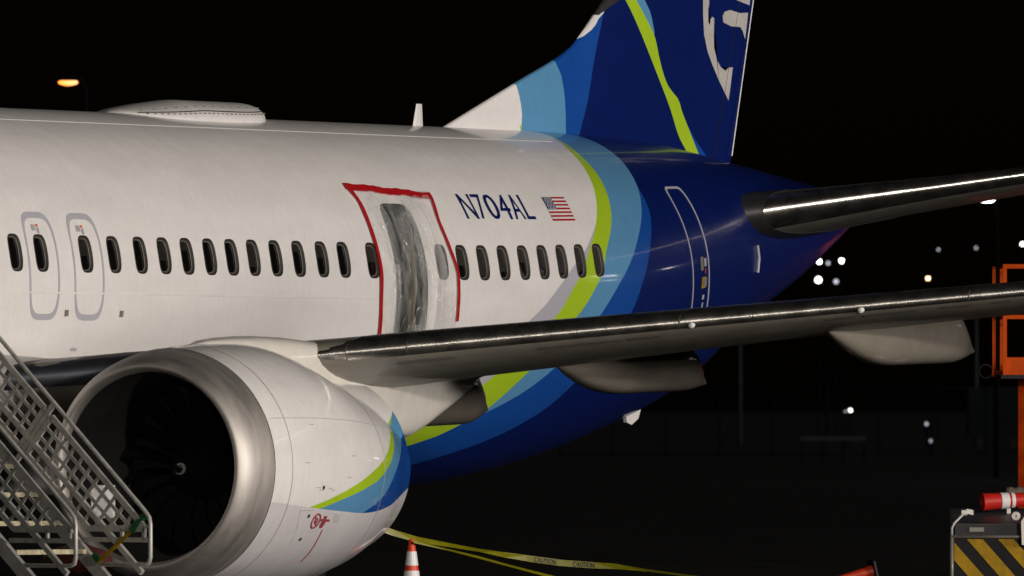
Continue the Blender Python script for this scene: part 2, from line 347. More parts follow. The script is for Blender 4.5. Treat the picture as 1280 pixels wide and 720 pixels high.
def text_mesh(body, size=1.0, bold=0.0):
    cu = bpy.data.curves.new('txt', 'FONT'); cu.body = body; cu.size = size; cu.offset = bold; cu.resolution_u = 4
    o = bpy.data.objects.new('txt', cu); COL.objects.link(o); dg = bpy.context.evaluated_depsgraph_get(); dg.update()
    me = bpy.data.meshes.new_from_object(o.evaluated_get(dg)); bm = bmesh.new(); bm.from_mesh(me)
    bmesh.ops.triangulate(bm, faces=bm.faces); bm.verts.ensure_lookup_table()
    v = np.array([q.co[:2] for q in bm.verts]); f = [[q.index for q in fc.verts] for fc in bm.faces]
    bm.free(); bpy.data.objects.remove(o); bpy.data.curves.remove(cu); bpy.data.meshes.remove(me)
    return v, f
xcur = .42
for ch, wd in (('N', .33), ('7', .24), ('0', .30), ('4', .28), ('A', .29), ('L', .24)):
    v, f = text_mesh(ch, 1.0, -.004); lo, hi = v.min(0), v.max(0); q = (v-lo)/(hi-lo)
    mb = M(); mb.add([SO(xcur+a_*(wd-.035), 1.132-b_*.168, .012) for a_, b_ in q], f)
    build(mb, 'registration_letter', mt_navy, fus, fix=False); xcur += wd+.018
FX0, FX1, FA0, FA1 = 2.60, 3.21, .975, 1.142
for k in range(13):
    a0 = FA0+(FA1-FA0)*k/13; x0 = FX0+.245 if k < 7 else FX0
    build(skin_patch(x0, FX1, a0, a0+(FA1-FA0)/13, .006, 3, 1), 'flag_stripe', mt_red if k % 2 == 0 else mt_reflect, fus)
fc = build(skin_patch(FX0, FX0+.245, FA0, FA0+(FA1-FA0)*7/13, .006, 3, 4), 'flag_canton', mt_navy, fus)
mb = M()
for r in range(9):
    for c in range(6 if r % 2 == 0 else 5):
        cx = FX0+.245*(c+.5+(.5 if r % 2 else 0))/6; ca = FA0+(FA1-FA0)*7/13*(r+.6)/9.2
        mb.add([SO(cx+.009*math.sin(q), ca+.0048*math.cos(q), .009) for q in np.linspace(0, 6.283, 6, endpoint=False)], [tuple(range(6))])
st_ = build(mb, 'flag_stars', mt_reflect, fus, kind='stuff')

# satcom radome
mb = M(); rings = []
for tq in np.linspace(0, 1, 33):
    x = -4.8+tq*3.3; wd = .52*min(1, (1-abs(2*tq-1)**3.2))**.5+.004; ht = .17*min(1, (tq/.42))**.62*min(1, (1-tq)/.10)**.5+.003
    rings.append([V3(x, -wd*math.cos(q), 5.405-(wd*math.cos(q))**2/3.76-.03+(ht+.03)*max(0, math.sin(q))**.62) for q in np.linspace(0, math.pi, 25)])
mb.loft(rings, False, False)
rd = build(mb, 'satcom_radome', mt_white, air, smooth=True)
mb = M(); rr = rings
for i in range(len(rr)-1):
    for j in (0, 23):
        pass
seam = [rings[i][4]+V3(0,-.003,.002) for i in range(2, 31)]; mb.tube(seam, .006, 5); build(mb, 'radome_seam', mt_char, rd)
seam = [rings[i][0]+V3(0,-.004,.004) for i in range(1, 32)]; mb = M(); mb.tube(seam, .012, 5); build(mb, 'radome_seal', mt_char, rd)
for j in (3, 6):
    mb = M()
    for i in range(3, 30, 1 if j == 3 else 2):
        c_ = rings[i][j]; mb.box(c_+V3(0,-.004,.002), (.03,0,0), (0,.012,0), (0,0,.012))
    build(mb, 'radome_fasteners', mt_grey, rd, kind='stuff')
def blade_antenna(x, z, h, c0, c1, sgn, mm, lean=0.0):
    mb = M()
    mb.loft([[V3(x+lean*tq*h+(c0+(c1-c0)*tq)*u, s_*.02*(1-tq*.6), z+sgn*h*tq) for u, s_ in ((0,0),(.2,1),(.6,1),(1,0),(.6,-1),(.2,-1))] for tq in (0, .5, 1)])
    return build(mb, 'blade_antenna', mm, air)
blade_antenna(2.45, 5.39, .27, .26, .14, 1, mt_white, .35)
mb = M(); bx_, bz_ = 6.95, 2.12
mb.loft([[V3(bx_+q[0]*.8, -.45+q[2], bz_+.04+q[1]*.72) for q in ring] for ring in
   ([(0,.1,-.02),(.46,.18,-.02),(.50,.1,-.02),(.42,-.04,-.02),(.2,-.14,-.02),(.04,-.10,-.02)], [(0,.1,.02),(.46,.18,.02),(.50,.1,.02),(.42,-.04,.02),(.2,-.14,.02),(.04,-.10,.02)])])
build(mb, 'blade_antenna', mt_white, air)

# ------------------------------------------------------------------ fin
FLE = pchip([(5.0,2.2),(5.2,2.5),(5.41,3.19),(5.7,4.17),(6.0,5.19),(6.3,6.21),(6.41,6.49),(6.6,6.80),(6.83,7.14),(6.96,7.33),(7.3,7.72),(8.0,8.3),(10,9.7),(12.4,11.4)])
FTE = lambda z: 10.77+.32*(z-5.2)
def foil(u): return 2.6*(.2969*np.sqrt(np.maximum(u, 0))-.126*u-.3516*u**2+.2843*u**3-.1015*u**4)*2
def fin_half(x, z):
    le, te = FLE(z), FTE(z); mle = np.maximum(le, 7.0+.72*(z-5.6)-.9); u = np.clip((x-mle)/(te-mle), 0, 1)
    main = .052*(te-mle)*foil(u); wedge = .03+.045*np.clip((x-le)/2.5, 0, 1); return np.maximum(main, np.where(x < te-.2, wedge*np.clip((x-le)/.05, 0, 1), .0)+.003)
zs = np.concatenate([np.linspace(5.0, 7.4, 37), np.linspace(7.4, 12.4, 18)[1:]]); us = np.concatenate([[0,.002,.006,.012], np.linspace(.02, 1, 60)])
mb = M(); ring = []; fpx, fpz = [], []
for z in zs:
    le, te = FLE(z), FTE(z); xx = le+us*(te-le); hh = fin_half(xx, z); hh[0] = 0
    ring.append([V3(x, -h, z) for x, h in zip(xx, hh)]+[V3(x, h, z) for x, h in zip(xx[::-1], hh[::-1])][:-1]); fpx += list(xx)+list(xx[::-1])[:-1]; fpz += [z]*(2*len(us)-1)
mb.loft(ring); fpx, fpz = np.array(fpx), np.array(fpz)
mt_fin = livery('fin_livery', [(None, WHITE), ('g0', GREEN), ('l1', LBLUE), ('m1', MBLUE), ('n1', NAVY), (('gl', 'gr'), GREEN), (('s0', 's1'), LBLUE), (('s0', 's2'), MBLUE)], rough=.5, coat=.0, spec=.1)
fin = build(mb, 'vertical_stabilizer', mt_fin, air, smooth=True, angle=50)
b_l1 = pchip([(4.5,5.0),(5.409,5.067),(5.61,5.101),(5.759,5.074),(5.995,4.953),(6.3,4.7),(9,2)])
b_m1 = pchip([(4.5,6.18),(5.377,6.186),(5.783,6.193),(6.052,6.138),(6.288,5.968),(6.36,6.18),(6.435,6.446),(6.518,6.721),(6.646,6.996),(6.724,7.086),(6.80,7.22),(7.0,7.5),(9,9)])
b_n1 = pchip([(4.5,6.0),(5.382,6.48),(5.794,6.721),(6.282,6.927),(6.726,7.169),(6.958,7.363),(9,8.8)])
b_gl = pchip([(4.8,9.8),(5.23,9.411),(5.418,9.163),(5.719,8.916),(6.197,8.458),(6.643,8.038),(6.969,7.745),(9,5.9)])
b_gr = pchip([(4.8,10.15),(5.214,9.732),(5.365,9.589),(5.516,9.447),(5.726,9.234),(5.85,9.14),(5.90,9.03),(6.022,8.81),(6.292,8.599),(6.563,8.458),(6.697,8.318),(6.977,8.003),(9,6.2)])
b_s1 = pchip([(4.8,0),(6.5,8.0),(6.563,8.458),(6.714,8.409),(6.835,8.353),(6.983,8.213),(9,6.7)])
b_s2 = pchip([(4.8,10.5),(5.196,9.946),(5.366,9.66),(5.531,9.447),(5.7,9.2),(9,0)])
f_l1 = fpx-b_l1(fpz); f_m1 = fpx-b_m1(fpz); f_n1 = fpx-b_n1(fpz)
f_l1 = np.where(fpz > 6.30, f_m1, f_l1)
gl, gr = fpx-b_gl(fpz), b_gr(fpz)-fpx
gsl = np.minimum(np.minimum(f_l1+.045*np.clip((5.62-fpz)/.2, 0, 1), 5.6-fpz), 1)
for nm, val in (('g0', gsl), ('l1', f_l1), ('m1', f_m1), ('n1', f_n1), ('gl', gl), ('gr', gr), ('s0', -gr), ('s1', b_s1(fpz)-fpx), ('s2', b_s2(fpz)-fpx)):
    at = fin.data.attributes.new(nm, 'FLOAT', 'POINT'); at.data.foreach_set('value', np.asarray(val, np.float32))
# bare metal leading edge above the dorsal fillet
mb = M(); rg = []
for z in np.linspace(6.78, 12.3, 24):
    le, te = FLE(z), FTE(z); wl = min(.34, (z-6.74)*1.5); xx = le+np.array([wl, wl*.6, wl*.25, wl*.06]); hh = fin_half(xx, z)+.005
    rg.append([V3(x, -h, z) for x, h in zip(xx, hh)]+[V3(le-.006, 0, z)]+[V3(x, h, z) for x, h in zip(xx[::-1], hh[::-1])])
mb.loft(rg, False, False); build(mb, 'leading_edge', pm('erosion_strip', (.03,.03,.032), .4, var=.2), fin, smooth=True)
# rudder hinge line and emblem on the rudder
def flat_poly(poly, fy, name, mm, parent):
    bm = bmesh.new(); bm.faces.new([bm.verts.new((a_, 0, b_)) for a_, b_ in poly]); bmesh.ops.triangulate(bm, faces=bm.faces)
    bmesh.ops.subdivide_edges(bm, edges=bm.edges, cuts=3, use_grid_fill=True); bm.verts.index_update()
    mb = M(); mb.add([(q.co.x, fy(q.co.x, q.co.z), q.co.z) for q in bm.verts], [[q.index for q in f_.verts] for f_ in bm.faces]); bm.free()
    return build(mb, name, mm, parent)
fy = lambda x, z: -float(fin_half(x, z))-.007
em1 = [(9.825,7.25),(9.825,6.875),(9.853,6.63),(9.946,6.433),(10.089,6.267),(10.269,6.086),(10.52,5.867),(10.56,5.986),(10.60,6.126),(10.64,6.262),(10.52,6.253),(10.434,6.214),(10.305,6.257),(10.197,6.347),(10.125,6.483),(10.118,6.637),(10.14,6.776),(10.125,6.828),(10.075,6.839),(10.025,6.804),(10.018,6.742),(9.968,6.772),(9.968,7.25)]
em2 = [(10.362,6.859),(10.413,6.907),(10.557,6.933),(10.845,6.904),(11.06,6.916),(11.02,6.754),(10.975,6.598),(10.917,6.689),(10.845,6.74),(10.593,6.742),(10.377,6.783)]
em3 = [(10.60,7.10),(10.737,7.055),(10.954,7.024),(11.10,7.004),(11.12,7.10),(11.15,7.25),(10.62,7.25)]
for e_ in (em1, em2, em3): flat_poly(e_, fy, 'emblem_stroke', mt_emblem, fin)
mb = M(); mb.tube([V3(10.13-.06*(5.2-z)+.32*(z-5.2)*1.0, fy(10.13+.32*(z-5.2), z)+.004, z) for z in np.linspace(5.2, 9, 30)], .006, 5); build(mb, 'rudder_hinge_line', mt_black, fin)
mb = M(); mb.tube([V3(FTE(z)+.004, 0, z) for z in np.linspace(5.22, 12.3, 20)], .012, 6); build(mb, 'trailing_edge', mt_alu, fin)

# ------------------------------------------------------------------ lifting surfaces
UP = [(0,0),(.004,.009),(.012,.016),(.03,.022),(.07,.028),(.14,.032),(.25,.033),(.38,.029),(.55,.022),(.75,.006),(.9,-.008),(1,-.018)]
LO = [(1,-.022),(.85,-.030),(.65,-.046),(.45,-.060),(.32,-.067),(.22,-.064),(.13,-.056),(.07,-.044),(.035,-.032),(.015,-.021),(.005,-.011)]
def wing_ring(y, xle, zle, ch, tk=1.0, sel=None):
    lo_k = float(np.interp(-y, [5, 5.6, 8.2, 11.6, 17], [.95, .90, .76, .62, .62]))       # the underside flattens outboard
    def zz(u, wv): return wv*(1.15 if wv > 0 else lo_k)
    return [V3(xle+u*ch, y, zle+zz(u, wv)*ch*tk) for u, wv in (UP+LO if sel is None else sel)]
SW, DI = math.tan(R_(26.8)), math.tan(R_(5.75))
def w_le(y):
    q = -y-5.35; x = -9.995+SW*q
    if -y < 4.6: x -= .30*(4.6+y)**1.3
    return x
def w_z(y): return 2.80+DI*(-y-5.35)
def w_te(y): return -4.75 if -y < 5.7 else -4.75+.226*(-y-5.7)
YS = [-1.5,-2.0,-2.6,-3.2,-3.8,-4.4,-5.0,-5.6,-6.3,-7,-8,-9,-10,-11,-12,-13.5,-15,-16.5,-17.2]
wtk = lambda y: .82 if -y < 3 else (.9+.10*min(1, (-y-3)/3))
mb = M(); mb.loft([wing_ring(y, w_le(y), w_z(y), w_te(y)-w_le(y), wtk(y)) for y in YS])
wing = build(mb, 'wing', mt_grey, air, smooth=True, angle=45)
SL = [(.21,.0335),(.14,.032),(.07,.028),(.03,.022),(.012,.016),(.004,.009),(0,0),(.005,-.011),(.0105,-.0165)]
def slat(y0, y1, n, mm=mt_metal):
    mb = M(); rings = []
    for y in np.linspace(y0, y1, n):
        ch = w_te(y)-w_le(y); o = wing_ring(y, w_le(y)-.006, w_z(y), ch, wtk(y), SL); i_ = wing_ring(y, w_le(y)+.012, w_z(y), ch, wtk(y)*.97, SL[::-1]); 
        for k in range(len(o)): o[k] = o[k]+V3(0,0,.006 if k < 6 else -.006*(k > 6))
        rings.append(o+i_)
    mb.loft(rings); return build(mb, 'slat', mm, wing, smooth=True, angle=60)
for y0, y1 in ((-5.50,-6.04),(-6.05,-8.50),(-8.512,-11.12),(-11.132,-13.9),(-13.912,-16.6)): slat(y0, y1, 8)
sl0 = slat(-1.95, -4.3, 8, pm('krueger_flap', (.05,.055,.07), .5, .6, var=.3))
# tapered inboard end of the first slat
mb = M(); rings = []
for y, k in ((-5.49,1),(-5.40,.85),(-5.28,.6),(-5.15,.35),(-5.02,.05)):
    ch = w_te(y)-w_le(y); r0 = wing_ring(y, w_le(y)-.008, w_z(y), ch, 1, SL); c_ = r0[6]; rings.append([c_+(q-c_)*V3(k,1,k) for q in r0])
mb.loft(rings, False, False); build(mb, 'slat_end_cap', mt_metal, wing, smooth=True)
# darker access panels in a row behind the slat
pr = random.Random(3); y = -5.9
while y > -12.5:
    L_ = pr.choice((.16,.5,.62,.28,.75)); 
    if pr.random() < .82:
        mb = M(); vs = []
        for yy in np.linspace(y, y-L_, 3):
            ch = w_te(yy)-w_le(yy)
            for u, wv in ((.030,-.0297),(.044,-.0349)): vs.append(wing_ring(yy, w_le(yy), w_z(yy), ch, wtk(yy), [(u, wv)])[0]-V3(0,0,.008))
        mb.add(vs, [(0,1,3,2),(2,3,5,4)]); build(mb, 'access_panel', pm('dull_panel_grey', (.12,.112,.10), .7) if 'dull_panel_grey' not in bpy.data.materials else bpy.data.materials['dull_panel_grey'], wing)
    y -= L_+pr.choice((.06,.1,.2))
for uu, yy in ((0,-8.62),(0,-10.15)):
    mb = M(); ch = w_te(yy)-w_le(yy); mb.lathe((w_le(yy)+.004, yy, w_z(yy)-.035), (-1,0,-.3), [(-.02,.03),(.02,.03),(.03,.022),(.034,.004)], 12); build(mb, 'anti_ice_port', mt_reflect, wing, smooth=True)
# flap track fairings
def canoe(y, x0, x1, ztop, zlow, ztip, hw):
    mb = M(); rings = []
    for tq in np.linspace(0, 1, 22):
        x = x0+tq*(x1-x0)
        if tq < .42: zb_ = ztop-(ztop-zlow)*math.sin(tq/.42*math.pi/2)**.9
        elif tq < .82: zb_ = zlow+.03*(tq-.42)/.40
        else: zb_ = zlow+.03+(ztip-zlow-.03)*((tq-.82)/.18)**1.2
        zt_ = ztop+.24 if tq < .80 else ztop+.24+(ztip+.03-ztop-.24)*((tq-.80)/.20)**.9
        wd = hw*(min(1, (tq/.40))**.6 if tq < .4 else 1)*(1 if tq < .70 else max(.12, 1-((tq-.70)/.30)**2.2))
        zt_ = max(zt_, zb_+.012); zc = zt_*.62+zb_*.38
        rings.append([V3(x, y+wd*np.sign(math.cos(q))*abs(math.cos(q))**.75, zc+((zt_-zc) if math.sin(q) > 0 else (zc-zb_))*np.sign(math.sin(q))*abs(math.sin(q))**.8) for q in np.linspace(0, 2*math.pi, 24, endpoint=False)])
    mb.loft(rings); return build(mb, 'flap_track_fairing', mt_fair, wing, smooth=True, angle=50)
canoe(-9.5, -7.05, -3.40, 3.08, 2.69, 2.83, .25)
canoe(-6.5, -7.2, -3.62, 2.72, 2.40, 2.50, .29)
canoe(-3.9, -7.0, -3.55, 2.50, 2.05, 2.22, .30)
# wing root fairing
mb = M(); rings = []
for y, up_, ch_ in ((-1.55,.20,.30),(-1.85,.15,.2),(-2.1,.08,.10),(-2.4,.03,.04),(-2.7,.008,.012)):
    x0, x1 = w_le(y)-ch_, w_te(y)+ch_*2; ring = wing_ring(y, x0, w_z(y)+up_*.35, x1-x0, wtk(y)*(1+up_*1.1)); rings.append(ring)
mb.loft(rings); build(mb, 'wing_root_fairing', pm('fairing_white', (.62,.60,.57), .45, var=.3, scale=3, bmp=(3, .5, .04)), air, smooth=True, angle=50)

# horizontal stabilizer, its bare leading edge and the elevator
def h_le(y): return 8.848+math.tan(R_(33))*(-y-1.2)
def h_z(y): return 4.515+math.tan(R_(9.5))*(-y-1.2)
def h_ch(y): return 3.75-(-y-1.2)*.42
def h_ring(y, pts, grow=0.0, dx=0.0, sym=1):
    ch = h_ch(y); tk = float(np.interp(-y, [.4, 1.2, 4.5, 7.2], [1.05, 1.0, .52, .52])); return [V3(h_le(y)+u*ch+dx, y*sym, h_z(y)+wv*ch*tk*(1.0 if wv > 0 else .9-.2*min(1, max(0, (-y-1.5)/3)))+np.sign(wv)*grow) for u, wv in pts]
HP = [(0,0),(.004,.012),(.014,.023),(.035,.034),(.08,.046),(.16,.054),(.3,.056),(.5,.046),(.75,.024),(1,.003)]
HP = [(u, wv*1.28) for u, wv in HP]; HP = HP+[(u, -wv) for u, wv in HP[::-1][:-1]]
for sym in (1, -1):
    mb = M(); mb.loft([h_ring(y, HP, sym=sym) for y in (-.4,-1.2,-3,-5,-7,-7.2)]); hs = build(mb, 'horizontal_stabilizer', mt_grey if sym > 0 else mt_grey, air, smooth=True, angle=45)
    lep = [(u, wv*1.28) for u, wv in [(.075,.045),(.035,.034),(.014,.023),(.004,.012),(0,0),(.004,-.012),(.014,-.023),(.035,-.034),(.075,-.045)]]
    mb = M(); mb.loft([h_ring(y, lep, .006, -.008, sym) for y in (-1.29,-3,-5,-6.9)], False, False); build(mb, 'leading_edge', mt_metal, hs, smooth=True)
    mb = M(); sp = [(u, wv) for u, wv in HP]; mb.loft([h_ring(y, HP, g_, -g_*1.4, sym) for y, g_ in ((-.9,.022),(-1.1,.018),(-1.24,.014),(-1.30,.010))]); build(mb, 'root_seal', pm('dark_seal', (.03,.029,.03), .42, .2) if sym > 0 else mt_char, hs, smooth=True, angle=50)
mb = M(); mb.tube([SO(8.95, 1.50, .01), SO(9.0, 1.62, .012), SO(9.0, 1.74, .01)], .022, 6); build(mb, 'stabilizer_index_mark', mt_lgrey, fus)

# ------------------------------------------------------------------ engine
EY, EZ = -4.83, 1.67
RXP = [(-12.97,1.0),(-12.955,1.03),(-12.93,1.06),(-12.87,1.095),(-12.8,1.12),(-12.65,1.155),(-12.47,1.185),(-12.2,1.21),(-12,1.225),(-11.4,1.245),(-10.8,1.24),(-10.2,1.195),(-9.6,1.095),(-9.25,1.0),(-9.0,.935)]
RXF = pchip(RXP)
def eng_pt(x, al, off=0.0):
    q = min(1, max(0, (x+11.3)/1.7)); r = float(RXF(x))+off-.25*q*q*(3-2*q)*max(0, math.cos(al))**1.5; return V3(x, EY-r*math.sin(al), EZ+r*math.cos(al))
xsn = np.linspace(-12.465, -9.0, 46); als = np.linspace(0, 2*math.pi, 97)[:-1]
mb = M(); mb.loft([[eng_pt(x, al) for al in als] for x in xsn]+[[V3(x, EY-r*math.sin(al), EZ+r*math.cos(al)) for al in als] for x, r in ((-9.01,.92),(-9.4,.94),(-9.8,.94))], True, False)
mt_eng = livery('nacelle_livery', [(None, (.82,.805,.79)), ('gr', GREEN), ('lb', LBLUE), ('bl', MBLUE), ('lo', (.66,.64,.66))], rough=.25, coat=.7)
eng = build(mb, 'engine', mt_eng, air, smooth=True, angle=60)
ex_ = np.repeat(np.concatenate([xsn, [-9.01,-9.4,-9.8]]), len(als)); ea = np.tile(np.degrees(als), len(xsn)+3); ea = np.where(ea > 180, 360-ea, ea)
e_gr = pchip([(0,-7.5),(40,-8.6),(67.7,-9.453),(76.7,-9.705),(87.2,-10.087),(95.6,-10.584),(102.9,-11.124),(108.7,-11.674),(112,-12.0),(180,-12)])
e_lb = pchip([(0,-7.5),(40,-8.7),(74.1,-9.5),(83.3,-9.712),(91.6,-9.978),(97.6,-10.273),(103,-10.794),(109.1,-11.406),(113,-11.8),(180,-12)])
e_bl = pchip([(0,-7.5),(60,-8.8),(81.9,-9.361),(89.9,-9.607),(99.1,-9.816),(106.9,-10.063),(112,-10.385),(116,-10.8),(180,-12)])
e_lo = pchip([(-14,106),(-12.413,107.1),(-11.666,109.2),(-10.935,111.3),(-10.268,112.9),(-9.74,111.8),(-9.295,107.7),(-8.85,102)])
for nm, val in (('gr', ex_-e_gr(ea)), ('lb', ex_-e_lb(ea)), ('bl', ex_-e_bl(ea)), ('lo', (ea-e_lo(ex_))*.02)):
    at = eng.data.attributes.new(nm, 'FLOAT', 'POINT'); at.data.foreach_set('value', np.asarray(val, np.float32))
mb = M(); prof = [(-12.88,.947),(-12.92,.96),(-12.955,.98),(-12.97,1.0)]+RXP[1:6]+[(-12.475,1.184)]
mb.loft([[V3(x, EY-r*math.sin(al), EZ+r*math.cos(al)) for al in als] for x, r in prof], True, False); build(mb, 'inlet_lip', mt_lip, eng, smooth=True)
mb = M(); mb.loft([[V3(x, EY-r*math.sin(al), EZ+r*math.cos(al)) for al in als] for x, r in ((-12.878,.944),(-12.78,.92),(-12.695,.90),(-12.5,.885),(-12.2,.875),(-11.6,.88))]+[[V3(-11.6, EY-.01*math.sin(al), EZ+.01*math.cos(al)) for al in als]], True, False); build(mb, 'inlet_duct', mt_dark, eng, smooth=True, angle=50)
mb = M(); mb.lathe((-12.29, EY, EZ), (1,0,0), [(0,.003),(.012,.03),(.06,.085),(.15,.155),(.28,.235),(.42,.30),(.6,.33)], 40); spn = build(mb, 'spinner', pm('spinner_black', (.012,.012,.012), .35, var=.1), eng, smooth=True)
mb = M(); spr = []
for k in range(27):
    tq = k/26; th = -.5+tq*4.6; r = .018+.062*tq**.8; wd = .006+.018*math.sin(math.pi*min(1, tq*1.05))**.7
    for rr_ in (r-wd/2, r+wd/2):
        h = np.interp(rr_, [.003,.03,.085,.155], [0,.012,.06,.15]); spr.append(V3(-12.29+h-.005, EY-rr_*math.sin(th), EZ+rr_*math.cos(th)))
mb.add(spr, [(2*i, 2*i+1, 2*i+3, 2*i+2) for i in range(26)]); build(mb, 'spinner_swirl', mt_reflect, eng)
bv = M(); rings = []
for tq in np.linspace(0, 1, 11):
    r = .29+tq*.575; tw = R_(25+38*tq); c_ = .15+.09*math.sin(tq*2.4); lag = .10*math.sin(tq*math.pi)-.05*tq; xo = -11.86-.05*math.sin(tq*3.0)
    sec = []
    for u, th in ((-.5,0),(-.25,.011),(.1,.013),(.5,0),(.1,-.004),(-.25,-.004)):
        dx, dt = u*c_*2*math.cos(tw), u*c_*2*math.sin(tw)*.85+th; ang = (dt*.62+lag)/r*.55
        sec.append((xo+dx*.5, r, ang))
    rings.append(sec)
for k in range(18):
    mb = M(); ph = 2*math.pi*k/18
    mb.loft([[V3(x, EY-r*math.sin(ph+a_), EZ+r*math.cos(ph+a_)) for x, r, a_ in sec] for sec in rings]); build(mb, 'fan_blade', mt_blade, eng, smooth=True, angle=50)
mb = M(); mb.lathe((0, EY, EZ), (1,0,0), [(-9.75,.70),(-9.2,.63),(-8.7,.53),(-8.3,.44),(-8.0,.39),(-8.02,.36),(-8.4,.36)], 40); build(mb, 'exhaust_nozzle', pm('exhaust_metal', (.16,.14,.12), .4, .9, var=.4), eng, smooth=True, angle=50)
mb = M(); mb.lathe((0, EY, EZ), (1,0,0), [(-8.6,.3),(-8.1,.27),(-7.7,.12),(-7.5,.01)], 24); build(mb, 'exhaust_plug', bpy.data.materials['exhaust_metal'], eng, smooth=True)
for (x0, off) in ((-12.15,.0),(-10.05,.0)):
    mb = M(); mb.tube([eng_pt(x0, al, .0008) for al in np.linspace(.2, 3.1, 60)], .004, 4); build(mb, 'cowl_seam', mt_grey, eng)
mb = M(); mb.tube([eng_pt(x, R_(66)+(x+12.4)*.02, .0008) for x in np.linspace(-12.4, -9.4, 30)], .0035, 4); build(mb, 'cowl_seam', mt_lgrey, eng)
# cowl marks: warning roundel, walkway symbol, red line, latch dots, box
def cowl_poly(pts, mm, name, off=.005):
    mb = M(); mb.add([eng_pt(x, R_(a_), off) for x, a_ in pts], [tuple(range(len(pts)))]); return build(mb, name, mm, eng)
def cowl_line(pts, r, mm, name, cyc=False):
    mb = M(); mb.tube([eng_pt(x, R_(a_), .003) for x, a_ in pts], r, 4); return build(mb, name, mm, eng)
cir = lambda cx, ca, r, n=16: [(cx+r*math.cos(q), ca+math.degrees(r/1.24*math.sin(q))) for q in np.linspace(0, 2*math.pi, n+1)]
cowl_line(cir(-11.473, 115.8, .078), .010, mt_decal, 'warning_roundel'); cowl_line([(-11.52,113.2),(-11.43,118.4)], .009, mt_decal, 'warning_roundel')
cowl_line(cir(-11.47, 115.6, .028, 8), .009, mt_decal, 'warning_roundel')
cowl_poly(cir(-11.30, 117.6, .045, 10)[:-1], mt_decal, 'warning_mark'); cowl_poly([(-11.33,113.2),(-11.27,113.2),(-11.25,117.5),(-11.31,117.5)], mt_decal, 'warning_mark', .007); cowl_poly([(-11.37,114.6),(-11.18,115.0),(-11.18,116.2),(-11.37,115.8)], mt_decal, 'warning_mark', .009)
cowl_line([(-11.238,120.6),(-11.225,124),(-11.205,128.5),(-11.186,133.2),(-11.18,140)], .008, mt_decal, 'hoist_line')
cowl_line([(-11.60,110.6),(-11.872,110.6),(-11.80,119),(-11.741,128)], .003, mt_dtext, 'panel_outline')
for c_ in ((-11.66,113.3),(-11.596,125.6),(-11.504,99.6)): cowl_poly(cir(*c_, .022, 8)[:-1], mt_black, 'latch')
for k in range(5): cowl_line([(-11.13+.01*k,112.6+k*.9),(-10.98-.015*(k % 2)+.005*k,112.9+k*.9)], .003, mt_dtext, 'cowl_text')
for k, (x_, a_) in enumerate([(-11.65,99.5),(-11.58,100.6),(-11.4,99.8),(-11.34,100.7),(-11.0,95),(-11.9,88),(-10.9,85),(-11.7,70)]): cowl_line([(x_,a_),(x_+.09,a_+.15)], .003, mt_dtext, 'cowl_text')
# pylon
mb = M(); rings = []
for x, zt_, zb_, w0 in ((-12.05,2.89,2.7,.03),(-11.8,2.935,2.6,.12),(-11.4,2.965,2.5,.20),(-10.9,2.985,2.4,.30),(-10.4,2.975,2.3,.38),(-9.9,2.94,2.2,.42),(-9.3,2.87,2.1,.42),(-8.6,2.80,2.0,.38),(-8.0,2.78,1.93,.33),(-7.5,2.75,1.95,.27),(-7.1,2.72,2.05,.23),(-6.4,2.66,2.28,.16),(-5.8,2.62,2.46,.06)):
    ring = []; fl = .0 if x < -10.2 else min(.55, (x+10.2)*.5)
    for q in np.linspace(0, 2*math.pi, 28, endpoint=False):
        c_, s_ = math.cos(q), math.sin(q); zz = (zt_+zb_)/2+(zt_-zb_)/2*np.sign(s_)*abs(s_)**.55; hgt = (zz-zb_)/(zt_-zb_)
        ring.append(V3(x, EY+np.sign(c_)*abs(c_)**.55*(w0+fl*max(0, hgt-.42)**2*1.6), zz))
    rings.append(ring)
mb.loft(rings); pyl = build(mb, 'engine_pylon', pm('pylon_paint', (.66,.64,.585), .35, var=.1, coat=.3), air, smooth=True, angle=60)

# landing gear
for sy in (-1, 1):
    mb = M(); mb.tube([(-6.9, 2.86*sy, 2.4), (-6.9, 2.86*sy, 1.0)], .13, 12); mb.tube([(-6.9, 2.86*sy, 1.2), (-6.9, 2.86*sy, .56)], .09, 12); mb.tube([(-6.9, 2.86*sy-.5, .56), (-6.9, 2.86*sy+.5, .56)], .07, 10); mb.tube([(-6.9, 2.86*sy, 1.4), (-6.9, 1.5*sy, 2.1)], .06, 8)
    lg = build(mb, 'main_landing_gear', mt_alu, air, smooth=True, angle=40)
    for oy in (-.43, .43):
        mb = M(); mb.lathe((-6.9, 2.86*sy+oy, .56), (0,1,0), [(-.2,.30),(-.2,.44),(-.15,.53),(-.06,.56),(.06,.56),(.15,.53),(.2,.44),(.2,.30),(.12,.27),(-.12,.27),(-.2,.30)], 28); mb.cur = 1; mb.lathe((-6.9, 2.86*sy+oy, .56), (0,1,0), [(-.13,.005),(-.13,.27),(.13,.27),(.13,.005)], 20); build(mb, 'wheel', [mt_black, mt_alu], lg, smooth=True, angle=40)

